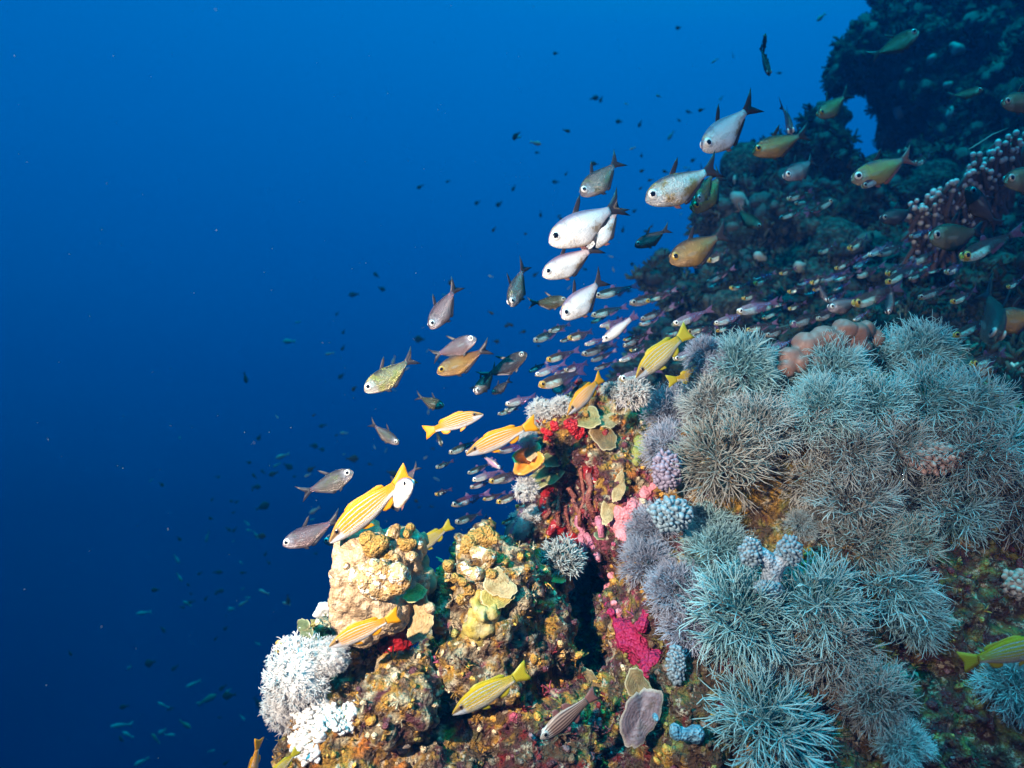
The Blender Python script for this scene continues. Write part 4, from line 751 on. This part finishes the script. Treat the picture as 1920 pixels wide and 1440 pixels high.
def fish(kind, name, hx, hy, tx, ty, d, dd, mat, fins, irism, label, cat, group, bend=None, roll=0.0, finover=None):
    """snout and tail tip positions in photo pixels, distance of the fish, how much nearer the snout is than the tail"""
    Ph, Pt = at(hx, hy, d - dd / 2), at(tx, ty, d + dd / 2); f = Ph - Pt; L = f.length; f.normalize()
    up = Vector((0, 0, 1)); up = (up - f * up.dot(f)); up = up.normalized() if up.length > .05 else Vector((0, -1, 0)); y = up.cross(f); M3 = Matrix((f, y, up)).transposed()
    root = empty(name, (Ph + Pt) / 2); root.rotation_mode = 'QUATERNION'; root.rotation_quaternion = M3.to_quaternion() @ Quaternion((1, 0, 0), roll); root.scale = (L, L * (.9 + .25 * rng.random()), L * (.90 + .2 * rng.random()))
    tag(root, label, cat, group); k = KITS[kind, int(rng.integers(0, 3)) if bend is None else bend]
    def put(nm, me, mt, par):
        o = bpy.data.objects.new(nm, me); COL.objects.link(o); o.parent = par
        if not me.materials: me.materials.append(mt)
        o.material_slots[0].link = 'OBJECT'; o.material_slots[0].material = mt; return o
    put('body', k['body'], mat, root)
    for nm, me in k['fins']: put(nm, me, (finover or {}).get(nm, fins), root)
    for e, p in k['eye']: put('pupil', p, M_PUP, put('eye', e, irism, root))
    return root
GS = 'sweepers schooling beside the reef'
SWF = {'white': (M_FDARK, 'white'), 'silver': (M_FDARK, 'white'), 'bronze': (M_FDARK, 'gold'), 'gold': (M_FRED, 'white'), 'grey': (M_FDARK, 'white'), 'mauve': (M_FDARK, 'white'), 'olive': (M_FDARK, 'dim'), 'dark': (M_FDARK, 'dim'), 'green': (M_FDARK, 'white')}
for hx, hy, tx, ty, d, dd, k, roll, lab in [
    (1089, 366, 1166, 298, 1.60, .03, 'grey', .2, 'grey sweeper swimming alone above the white pair'), (1210, 376, 1352, 312, 1.50, .02, 'silver', 0, 'large silver sweeper with bronze flank patch below the topmost white one'), (1298, 396, 1364, 320, 1.62, .08, 'bronze', .25, 'brown sweeper just behind the tail of the large silver one'),
    (1029, 455, 1176, 378, 1.46, .02, 'white', 0, 'bright white sweeper, front one of the overlapping pair'), (1092, 472, 1172, 378, 1.475, .02, 'white', .15, 'bright white sweeper hidden behind the front one of the pair'), (1017, 517, 1124, 462, 1.46, .02, 'white', 0, 'bright white sweeper directly below the overlapping pair'),
    (1190, 462, 1258, 428, 1.75, .03, 'dark', .1, 'small black sweeper alone between the white pair and the bronze one'), (1255, 490, 1368, 436, 1.52, .02, 'bronze', 0, 'bronze sweeper with white back against the reef ridge'), (1064, 562, 990, 570, 1.75, .03, 'olive', 0, 'dark olive sweeper facing right near the lowest white one'),
    (1053, 596, 1136, 520, 1.46, .03, 'white', .1, 'white sweeper with brown cheek, lowest of the white ones'), (806, 616, 858, 534, 1.62, .05, 'mauve', .3, 'mauve grey sweeper diving at the left above the silver faced one'), (957, 574, 982, 496, 1.68, .08, 'grey', .45, 'grey sweeper seen from above beside the dark olive one'),
    (893, 634, 806, 670, 1.50, .04, 'mauve', -.1, 'pale faced sweeper turned to the right above the bronze one'), (819, 699, 920, 652, 1.50, .02, 'bronze', 0, 'dark bronze sweeper directly under the right facing one'), (988, 662, 903, 712, 1.60, .04, 'dark', -.1, 'dark sweeper facing right beside a white glassfish'),
    (890, 738, 930, 690, 1.62, .06, 'grey', .2, 'small grey sweeper under the tail of the dark one'), (922, 738, 958, 712, 1.85, .03, 'dark', .1, 'dim dark sweeper right of the small grey one'), (683, 733, 782, 668, 1.46, .02, 'green', 0, 'silver green sweeper with big white eye, leftmost of the upper group'),
    (832, 762, 783, 744, 1.75, .02, 'olive', -.2, 'dark sweeper turned away above the right facing snapper'), (748, 832, 692, 792, 1.75, .05, 'grey', .1, 'dim bluish sweeper facing right in open water'), (662, 884, 565, 928, 1.46, .02, 'grey', 0, 'grey green sweeper facing right left of the biggest snapper'),
    (530, 1022, 640, 974, 1.48, .02, 'mauve', 0, 'blue grey sweeper with white ringed eye below and left of the biggest snapper'), (774, 906, 708, 950, 1.27, .12, 'white', -.1, 'white faced sweeper looking right over the tail of the biggest snapper'), (742, 918, 786, 872, 1.60, .03, 'mauve', .2, 'mauve sweeper mostly hidden behind the white faced one'), (607, 1016, 690, 992, 1.58, .01, 'mauve', 0, 'mauve sweeper hidden behind the head of the biggest snapper'),
    (1534, 218, 1590, 178, 2.1, .05, 'bronze', .2, 'brown sweeper hovering left of the arch'), (1484, 252, 1470, 192, 2.0, .08, 'mauve', .3, 'reddish sweeper diving steeply at the top left of the ridge'), (1410, 286, 1520, 250, 1.66, .02, 'bronze', 0, 'big golden brown sweeper in front of the ridge crest'), (1470, 334, 1535, 296, 1.75, .06, 'mauve', .2, 'lilac grey sweeper below the big golden brown one'),
    (1596, 339, 1722, 290, 1.62, .02, 'gold', 0, 'gold flanked sweeper in front of the wall at right'), (1723, 58, 1630, 110, 1.80, .03, 'olive', -.1, 'olive sweeper facing right high on the wall'), (1844, 168, 1776, 182, 2.0, .02, 'olive', 0, 'plain olive green fish facing right on the wall'), (1317, 281, 1412, 198, 1.56, .02, 'white', .05, 'topmost white sweeper alone in open water'),
    (1306, 378, 1338, 322, 1.58, .03, 'green', .1, 'grey green sweeper half hidden behind the large silver one'), (1428, 428, 1376, 390, 1.85, .03, 'olive', .1, 'dark olive sweeper facing right on the ridge'), (1742, 446, 1848, 434, 1.45, .02, 'olive', 0, 'brown olive sweeper in front of the pale tipped coral'), (1552, 578, 1618, 562, 1.62, .04, 'mauve', 0, 'mauve sweeper with golden eye above the pink lobed coral'),
    (1552, 566, 1530, 530, 1.70, .04, 'mauve', .3, 'mauve sweeper turned downward behind the golden eyed one'), (1650, 412, 1722, 392, 2.0, .03, 'dark', 0, 'dim mauve sweeper before the middle of the wall'), (1812, 352, 1872, 430, 1.40, .05, 'dark', -.3, 'black sweeper in front of the pale tipped coral'), (1868, 640, 1858, 545, 1.15, .1, 'dark', -.5, 'blackish upright sweeper at the right above the mound'),
    (1878, 195, 1960, 180, 1.35, .02, 'olive', 0, 'olive sweeper cut by the right edge high on the wall'), (1882, 340, 1990, 325, 1.2, .02, 'olive', 0, 'big dark olive sweeper cut by the right edge'), (1858, 602, 1960, 590, 1.3, .02, 'bronze', 0, 'brown sweeper cut by the right edge above the mound'), (1665, 590, 1672, 528, 1.66, .05, 'mauve', .3, 'upright mauve sweeper among the golden glassfish'), (1818, 686, 1880, 700, 1.4, .02, 'bronze', 0, 'shaded brown sweeper at the right behind the crest'), (828, 835, 815, 800, 1.75, .03, 'olive', .3, 'dark fish half hidden under the right facing snapper')]:
    fm, ir = SWF[k]; fo = {'pectoral_fin': M_FCLEAR, 'pelvic_fin': M_FRED if k in ('white', 'silver', 'gold') else fm}
    if k in ('grey', 'mauve', 'bronze', 'gold', 'dark'): fo['dorsal_fin'] = M_FDARK
    fish('sweeper', 'sweeper_fish', hx, hy, tx, ty, d, dd + .018 * rng.normal(), SW[k], fm, M_IRIS[ir], lab, 'sweeper', GS, None, roll, fo)
GY = 'yellow striped snappers around the reef'
for hx, hy, tx, ty, d, dd, k, roll, lab, bd in [
    (617, 1016, 772, 886, 1.25, .02, 'y', 0, 'biggest yellow snapper with white stripes above the cream coral head', 2), (906, 776, 792, 812, 1.42, .02, 'y', -.1, 'yellow snapper facing right with open mouth', 0), (874, 852, 1008, 792, 1.40, .02, 'y', 0, 'yellow white striped snapper in front of the white tuft facing left', 2), (1064, 776, 1134, 704, 1.42, .05, 'y', .1, 'yellow snapper nosing down at the top of the pinnacle', 1),
    (617, 1212, 750, 1152, 1.17, .02, 'y', 0, 'yellow snapper in front of the dark red sponge, below the cream head', 2), (1192, 708, 1294, 618, 1.36, .03, 'o', .1, 'shaded olive yellow snapper above the round white soft coral', 2), (1345, 692, 1250, 716, 1.52, -.02, 'o', 0, 'shaded olive yellow snapper with only its tail showing behind the mound', 2), (848, 1338, 992, 1256, 1.10, .02, 'o', 0, 'shaded olive yellow striped snapper in front of the maroon hollow at the bottom', 2),
    (1975, 1205, 1800, 1244, 1.02, .02, 'o', 0, 'shaded olive snapper cut by the right edge over the lower reef', 2), (462, 1502, 487, 1382, 1.15, .02, 'y', -.2, 'yellow snapper diving out of the bottom edge with only its tail showing', 2), (770, 1040, 848, 982, 1.75, .02, 'o', 0, 'dim shaded olive snapper in the blue gap behind the cream head', 2), (500, 1470, 560, 1405, 1.16, .02, 'o', 0, 'snapper at the bottom edge whose back just shows beside the reef', 2)]:
    mt, fm = (M_SNAP, M_FYEL) if k == 'y' else (M_SNAPSHADE, M_FSHADE)
    fish('snapper', 'striped_snapper', hx, hy, tx, ty, d, dd, mt, fm, M_IRIS['dark'], lab, 'snapper', GY, bd, roll, {'pectoral_fin': M_FCLEAR})
fish('cardinal', 'striped_cardinalfish', 1013, 1385, 1122, 1296, 1.16, .02, M_CARD, M_FRED, M_IRIS['dim'], 'dark striped cardinalfish in the shade at the foot of the reef', 'cardinalfish', None, 2)
for a in [(868, 1020, 918, 966, 1.48, .02, M_MCARD, 'mauve cardinalfish with a black tail spot behind the brown head'), (1129, 640, 1196, 588, 1.52, .02, SW['white'], 'white sided cardinalfish with dark tail among the glassfish'), (945, 1015, 985, 945, 1.62, .02, M_MCARD, 'mauve cardinalfish half hidden behind the dense pale coral'), (938, 878, 902, 852, 1.55, .02, M_MCARD, 'mauve fish turned right under the striped snapper')]:
    fish('cardinal', 'spotted_cardinalfish', *a[:6], a[6], M_FPUR, M_IRIS['white'], a[7], 'cardinalfish', 'mauve cardinalfish near the pinnacle', 2)
GG = 'small glassfish swarming behind the pinnacle'
GLS = [  # snout x, y, length in photo pixels, distance, look, where
    (1114, 556, 85, 1.75, 'teal', 'beside the tail of the lowest white sweeper'), (1108, 592, 70, 1.8, 'teal', 'just behind the lowest white sweeper'), (1210, 566, 62, 1.7, 'gold', 'at the left of the ridge foot'), (1250, 549, 36, 1.9, 'teal', 'small and pale at the ridge foot'), (1028, 622, 46, 1.7, 'teal', 'blue backed, below the lowest white sweeper'), (1050, 640, 28, 1.75, 'teal', 'tucked under another glassfish'), (1064, 635, 52, 1.7, 'gold', 'above the lone dim one, left part of the swarm'), (1096, 647, 44, 1.72, 'white', 'left of the white sided cardinalfish'), (1124, 613, 46, 1.75, 'white', 'above the white sided cardinalfish'), (1168, 638, 34, 1.72, 'gold', 'under the white sided cardinalfish'),
    (1261, 609, 78, 1.55, 'white', 'largest white one at the tail of the olive snapper'), (1286, 624, 60, 1.6, 'gold', 'round headed, under the largest white one'), (1338, 608, 66, 1.55, 'white', 'with purple tail right of the largest white one'), (1342, 622, 50, 1.6, 'gold', 'tucked below the purple tailed one'), (1381, 586, 76, 1.55, 'white', 'bright one above the mound crest'), (1398, 620, 60, 1.6, 'gold', 'between the bright one and the mound crest'), (1325, 490, 50, 1.7, 'gold', 'beside the tail of the bronze sweeper'), (1368, 541, 40, 1.8, 'gold', 'golden headed at the foot of the ridge, lower left'), (1413, 533, 40, 1.8, 'gold', 'golden headed at the foot of the ridge, upper'), (1391, 561, 42, 1.8, 'gold', 'golden headed at the foot of the ridge, lower right'),
    (1335, 645, -46, 1.55, 'gold', 'orange headed and facing right at the mound crest'), (1438, 656, 54, 1.5, 'white', 'right in front of the pink lobed coral'), (1435, 630, 60, 1.6, 'mauve', 'dusky, behind the mound crest'), (1024, 676, 62, 1.62, 'gold', 'gold nosed, middle left of the swarm'), (1003, 704, 62, 1.56, 'white', 'white flanked, left end of the swarm'), (1040, 702, 42, 1.64, 'purple', 'purple one behind the white flanked one'), (1058, 696, 46, 1.66, 'purple', 'dull purple between two bright ones'), (1009, 724, 95, 1.55, 'gold', 'long, above the white tufts of the pinnacle'), (1114, 693, 46, 1.7, 'mauve', 'faint mauve left of the round white soft coral'), (1181, 658, 26, 1.66, 'gold', 'small, left of the olive snapper back'),
    (1160, 678, 52, 1.56, 'white', 'beside the belly of the olive snapper'), (1262, 674, 62, 1.52, 'white', 'right of the olive snapper belly'), (1160, 712, 78, 1.5, 'white', 'under the snout of the olive snapper'), (947, 759, 62, 1.62, 'white', 'left of the white tufts of the pinnacle'), (933, 777, 40, 1.66, 'teal', 'greenish, left of two near the white tufts'), (947, 770, 36, 1.66, 'teal', 'greenish, right of two near the white tufts'), (841, 850, 62, 1.58, 'teal', 'blue, below the right facing snapper'), (872, 848, 40, 1.5, 'white', 'at the snout of the left facing snapper'), (932, 848, 66, 1.58, 'purple', 'under the belly of the left facing snapper'), (817, 877, 36, 1.7, 'teal', 'small teal one in open water left of the swarm'),
    (876, 888, 50, 1.65, 'teal', 'dim one heading the lower cluster'), (885, 901, 62, 1.55, 'white', 'upper one of the lower cluster'), (881, 915, 52, 1.58, 'purple', 'blue eyed one of the lower cluster'), (916, 904, 66, 1.52, 'gold', 'right one of the lower cluster'), (846, 948, 76, 1.48, 'purple', 'purple winged, lowest of the lower cluster'), (930, 943, 70, 1.5, 'gold', 'large eyed below the orange cup sponge'), (905, 937, 46, 1.64, 'gold', 'yellow nosed beside the large eyed one'), (816, 928, 30, 1.62, 'gold', 'tiny golden one in open water left of the lower cluster'), (966, 951, 40, 1.58, 'gold', 'beside the white tuft of the left rim'), (853, 980, 56, 1.68, 'teal', 'dim one above the mauve cardinalfish'), (940, 982, 46, 1.62, 'gold', 'golden nosed behind the dense pale coral'),
    (1520, 532, 34, 1.75, 'gold', 'golden headed over the dark slope, left'), (1524, 545, 28, 1.75, 'gold', 'golden headed just below another over the dark slope'), (1462, 514, 30, 1.8, 'gold', 'facing the camera on the slope, upper'), (1477, 548, 34, 1.8, 'gold', 'left of the mauve sweepers on the slope'), (1478, 580, 34, 1.75, 'gold', 'below the others left of the mauve sweepers'), (1590, 468, 50, 1.8, 'gold', 'slim, upper one in the middle of the slope'), (1565, 505, 46, 1.75, 'gold', 'slim, left one in the middle of the slope'), (1600, 503, 40, 1.8, 'white', 'pale, lower one in the middle of the slope'), (1660, 532, 76, 1.6, 'gold', 'brightest golden one in front of the slope'), (1662, 515, 40, 1.7, 'gold', 'above the brightest golden one'), (1704, 524, 44, 1.7, 'teal', 'dim silver right of the brightest golden one'),
    (1598, 572, 90, 1.6, 'gold', 'long mauve one above the pink lobed coral'), (1668, 572, 36, 1.7, 'teal', 'dim green below the brightest golden one'), (1800, 486, 118, 1.35, 'gold', 'largest, with purple back at the right of the wall'), (1782, 568, 60, 1.5, 'gold', 'golden headed at right under the largest'), (1786, 632, 96, 1.4, 'gold', 'glittering at the right above the mound crest'), (1820, 686, 70, 1.4, 'gold', 'shaded at the right behind the mound'), (1600, 602, 34, 1.55, 'white', 'white one on top of the pink lobed coral'), (1562, 375, -58, 1.7, 'teal', 'greenish, under the gold flanked sweeper'), (1615, 352, 78, 1.62, 'purple', 'purple tailed under the gold flanked sweeper'), (1476, 374, 46, 1.8, 'teal', 'silver scaled under the lilac grey sweeper'), (1490, 382, 40, 1.85, 'teal', 'second under the lilac grey sweeper'),
    (1712, 308, 42, 1.9, 'teal', 'small at the tail of the gold flanked sweeper'), (1632, 474, -40, 1.75, 'purple', 'purple and facing right in the middle of the slope'), (1628, 480, 44, 1.75, 'white', 'pale beside the purple one on the slope'), (1705, 445, 46, 1.65, 'purple', 'purple and small left of the brown olive sweeper'), (1772, 512, 44, 1.6, 'purple', 'thin purple one under the largest'), (1888, 540, 40, 1.5, 'gold', 'at the far right edge below the largest'), (1460, 410, 60, 1.9, 'teal', 'silver, on the ridge right of the dark olive sweeper'), (1318, 668, 50, 1.58, 'mauve', 'dusky at the left end of the mound crest'), (1200, 600, 70, 1.85, 'mauve', 'dusky at the foot of the slope'), (1180, 570, 80, 2.0, 'mauve', 'dim over the far slope'), (1480, 610, 80, 1.7, 'mauve', 'dusky left of the pink lobed coral'), (1130, 725, 80, 1.75, 'mauve', 'dusky behind the nose diving snapper'), (1090, 665, 70, 1.8, 'mauve', 'dim at the middle of the swarm'), (930, 905, 70, 1.62, 'purple', 'dusky purple behind the right one of the lower cluster'), (960, 860, 60, 1.66, 'purple', 'dusky behind the orange cup sponge'), (1000, 640, 60, 1.95, 'teal', 'faint, at the upper left of the swarm'), (1720, 560, 80, 1.7, 'mauve', 'dusky at the right of the brightest golden one'), (1530, 600, 60, 1.7, 'mauve', 'dim just above the pink lobed coral')]
LOOK = {'gold': 'golden headed glassfish', 'white': 'silver white glassfish', 'purple': 'purple bodied glassfish', 'mauve': 'dusky glassfish', 'teal': 'blue green glassfish'}
for hx, hy, ln, d, k, where in GLS:
    a = R(14 + 10 * rng.random()) if hx < 1500 else R(20 + 14 * rng.random()); L = abs(ln) * 1.06; sg = 1 if ln > 0 else -1
    fish('glass', 'glassfish', hx, hy, hx + sg * L * math.cos(a), hy - (L * math.sin(a) if sg > 0 else -L * .5), d, -.01 + rng.random() * .07, GL[k], M_FPUR, M_IRIS['gold' if k == 'gold' else ('white' if k == 'white' else 'dim')], LOOK[k] + ' ' + where, 'glassfish', GG)
for k in range(46):                                           # the dim ones deep in the swarm that nothing tells apart
    t = rng.random(); hx, hy = (1010 + 420 * t + 30 * rng.normal(), 690 - 130 * t + 38 * rng.normal()) if k < 26 else (1440 + 300 * t, 590 - 120 * t + 35 * rng.normal()); a = R(16 + 14 * rng.random()); L = 34 + 34 * rng.random()
    fish('glass', 'glassfish', hx, hy, hx + L * math.cos(a), hy - L * math.sin(a), 1.78 + .5 * rng.random(), .06 * rng.normal(), GL[('mauve', 'teal', 'gold', 'purple')[rng.integers(0, 4)]], M_FPUR, M_IRIS['dim'], 'dim half hidden glassfish deep in the swarm behind the pinnacle', 'glassfish', 'dim glassfish deep in the swarm')
# two dark damsels and a pipefish high up
for a in [(1435, 62, 1431, 108, 'black damsel, upper of two close together high in the blue'), (1443, 142, 1425, 84, 'black damsel, lower of two close together high in the blue')]:
    fish('cardinal', 'damsel_fish', *a[:4], 2.2, .04, SW['dark'], M_FDARK, M_IRIS['dim'], a[4], 'damsel', 'black damsels high in the blue', 2, .4)
P0, P1 = at(1816, 280, 2.1), at(1890, 240, 2.15); V, F = tubes([([np.array(P0), np.array(P0.lerp(P1, .15)), np.array(P0.lerp(P1, .6) + Vector((0, 0, .006))), np.array(P1)], (.0008, .0024, .0020, .0006))], 8)
m = N('pipefish'); tag(link('pipefish', mesh('pipefish', V, F), m.bsdf(m.mix(m.noise(40), (.22, .25, .20), (.40, .42, .37)), .35)), 'thin silvery pipefish in front of the pale tipped coral', 'pipefish')

# tiny fish far out in the blue: too small to show parts
def tiny_mesh(name, deep):
    pr = [(0, .0, 0, .005), (.1, .07 * deep, -.07 * deep, .05), (.3, .13 * deep, -.13 * deep, .065), (.55, .09 * deep, -.09 * deep, .04), (.78, .035 * deep ** .3, -.035 * deep ** .3, .012)]
    V, F = [], []
    for s, t, b, w in pr:
        for j in range(8): a = j * math.pi / 4; V.append((.5 - s, w * math.sin(a), (t + b) / 2 + (t - b) / 2 * math.cos(a)))
    for i in range(4):
        for j in range(8): k = (j + 1) % 8; F.append((i * 8 + j, i * 8 + k, i * 8 + 8 + k, i * 8 + 8 + j))
    o = len(V)
    for sd in (1, -1): V += [(-.26, sd * .008, .03), (-.26, sd * .008, -.03), (-.5, sd * .003, .13), (-.40, sd * .004, 0), (-.5, sd * .003, -.13)]
    F += [(o, o + 2, o + 3), (o, o + 3, o + 1), (o + 1, o + 3, o + 4), (o + 5, o + 8, o + 7), (o + 5, o + 6, o + 8), (o + 6, o + 9, o + 8), (o, o + 5, o + 7, o + 2), (o + 1, o + 4, o + 9, o + 6)]
    return mesh(name, V, F)
m = N('tiny_dark'); M_TD = m.bsdf((.012, .018, .014), .7, 0, .2); m = N('tiny_pale'); M_TP = m.bsdf((.16, .20, .19), .4, 0, .3); m = N('tiny_rust'); M_TR = m.bsdf((.20, .10, .06), .5, 0, .4)
TM = {('d', 0): tiny_mesh('dark_fish', 2.3), ('d', 1): tiny_mesh('dark_fish', 1.7), ('p', 0): tiny_mesh('pale_fish', 1.3), ('p', 1): tiny_mesh('pale_fish', .95)}
EXPL = [(1114, 184, 'd', 16), (1127, 186, 'd', 13), (1161, 228, 'd', 13), (1200, 232, 'd', 13), (1062, 245, 'd', 14), (1235, 180, 'p', 14), (1340, 114, 'p', 13), (1374, 103, 'p', 11), (1004, 268, 'p', 24), (968, 254, 'd', 20), (970, 258, 'p', 15), (1115, 307, 'd', 14), (1042, 341, 'd', 15), (1292, 210, 'd', 13), (1315, 206, 'd', 11), (1258, 254, 'p', 18), (1186, 278, 'p', 14), (1352, 184, 'p', 10), (1272, 52, 'd', 12), (1042, 100, 'd', 10), (1540, 32, 'p', 22), (1460, 137, 'd', 10), (1412, 206, 'd', 16), (1412, 264, 'd', 10), (1300, 300, 'd', 11), (1248, 322, 'd', 12), (1290, 322, 'd', 12), (1204, 320, 'd', 10),
    (706, 516, 'd', 14), (715, 541, 'd', 14), (664, 552, 'd', 20), (632, 588, 'd', 9), (644, 622, 'd', 9), (542, 640, 'p', 26), (618, 663, 'p', 18), (738, 676, 'p', 18), (643, 652, 'd', 12), (787, 636, 'd', 22), (845, 528, 'd', 14), (850, 540, 'p', 8), (920, 518, 'p', 9), (926, 430, 'd', 12), (788, 350, 'd', 14), (936, 382, 'd', 14), (895, 380, 'd', 12), (840, 340, 'd', 10), (460, 708, 'd', 20), (920, 586, 'd', 12), (952, 610, 'd', 13), (930, 640, 'd', 12), (640, 705, 'd', 13),
    (645, 812, 'p', 15), (519, 781, 'p', 12), (605, 798, 'd', 14), (486, 820, 'd', 12), (588, 836, 'd', 22), (530, 855, 'p', 24), (519, 872, 'p', 16), (513, 888, 'd', 20), (540, 874, 'd', 18), (577, 891, 'p', 13), (477, 893, 'd', 13), (584, 879, 'd', 16), (466, 867, 'd', 10), (660, 860, 'd', 22), (590, 957, 'p', 22), (492, 950, 'd', 24), (398, 936, 'd', 10), (480, 913, 'd', 20), (463, 981, 'p', 14), (480, 1003, 'p', 18), (488, 1005, 'd', 18), (428, 992, 'd', 13), (440, 993, 'd', 11), (396, 972, 'd', 10), (389, 1006, 'p', 22), (331, 1048, 'p', 18), (336, 1082, 'p', 18), (456, 1074, 'd', 11), (408, 1073, 'd', 16), (375, 1075, 'd', 10), (270, 1149, 'p', 26), (351, 1132, 'p', 16), (358, 1129, 'd', 14), (434, 1142, 'p', 24), (456, 1131, 'p', 22), (537, 1132, 'p', 16), (540, 1124, 'd', 18), (495, 1110, 'p', 26), (412, 1108, 'd', 14), (292, 1106, 'd', 14), (498, 1038, 'd', 10),
    (305, 1180, 'd', 16), (243, 1252, 'p', 22), (282, 1243, 'd', 24), (328, 1252, 'd', 18), (363, 1282, 'p', 26), (388, 1312, 'r', 34), (418, 1289, 'd', 16), (430, 1304, 'd', 24), (306, 1322, 'p', 20), (318, 1330, 'd', 14), (233, 1325, 'd', 20), (228, 1360, 'p', 34), (240, 1378, 'p', 22), (228, 1386, 'd', 18), (347, 1358, 'r', 26), (292, 1385, 'r', 22), (304, 1372, 'p', 24), (318, 1378, 'p', 18), (336, 1010, 'd', 10), (412, 1345, 'd', 10), (484, 1318, 'd', 26), (454, 1345, 'p', 16), (396, 1408, 'p', 12), (266, 1428, 'p', 24), (424, 1430, 'd', 14), (1215, 505, 'd', 22), (1237, 520, 'd', 20), (1168, 430, 'd', 12), (1186, 495, 'd', 12), (1190, 395, 'd', 10), (1150, 505, 'p', 10), (1180, 545, 'd', 12), (1096, 505, 'd', 9), (735, 887, 'd', 20), (702, 838, 'p', 10)]
def tiny(px, py, k, ln):
    d = 3.2 + 2.6 * rng.random(); s = ln * K * d * 1.15; kk = 'p' if k == 'p' else 'd'
    me = TM[kk, int(rng.integers(0, 2))] if k != 'r' else TM['p', 0]; nm = {'p': 'pale_fish', 'd': 'dark_fish', 'r': 'rusty_fish'}[k]
    o = bpy.data.objects.new(nm, me); COL.objects.link(o); o.location = at(px, py, d); o.scale = (s, s, s)
    th = math.pi + rng.normal() * .35 if rng.random() < .75 else rng.normal() * .4; pit = -.35 + .45 * rng.normal(); f = Vector((math.cos(th) * math.cos(pit), math.sin(th) * math.cos(pit), math.sin(pit)))
    o.rotation_mode = 'QUATERNION'; o.rotation_quaternion = f.to_track_quat('X', 'Z')
    mt = {'p': M_TP, 'd': M_TD, 'r': M_TR}[k]
    if not me.materials: me.materials.append(mt)
    o.material_slots[0].link = 'OBJECT'; o.material_slots[0].material = mt
    tag(o, {'p': 'tiny pale fish far out in the open blue water', 'd': 'tiny dark fish far out in the open blue water', 'r': 'small rust coloured fish in the deep blue at lower left'}[k], 'small fish', {'p': 'tiny pale fish far out', 'd': 'tiny dark fish far out', 'r': 'rusty fish far out'}[k])
for e in EXPL: tiny(*e)
nx = 0
while nx < 90:
    t = rng.random(); px, py = 330 + 1000 * t + 90 * rng.normal(), 1200 - 960 * t + 110 * rng.normal()
    if px > 1330 or py < 120 or py > 1420 or px < 120: continue
    tiny(px, py, 'd' if rng.random() < .68 else 'p', 7 + 6 * rng.random()); nx += 1

# fine drifting particles
V, F = [], []
for k in range(420):
    q = at(rng.random() * 1500 - 40, rng.random() * 1440, .7 + 1.8 * rng.random() ** .7); r = .00022 * (1 + 1.3 * rng.random() ** 3) * (1 + q.y * .5); o = len(V) * 12
    V.append(ICO1[0][:12] * r + np.array(q)); F += [[a + o for a in f] for f in ICO1[1]]
m = N('particles'); tag(link('suspended_particles', mesh('suspended_particles', np.concatenate(V), F), m.bsdf((.14, .18, .20), .7, 0, .2)), 'pale specks drifting in the open water', 'particles', kind='stuff')
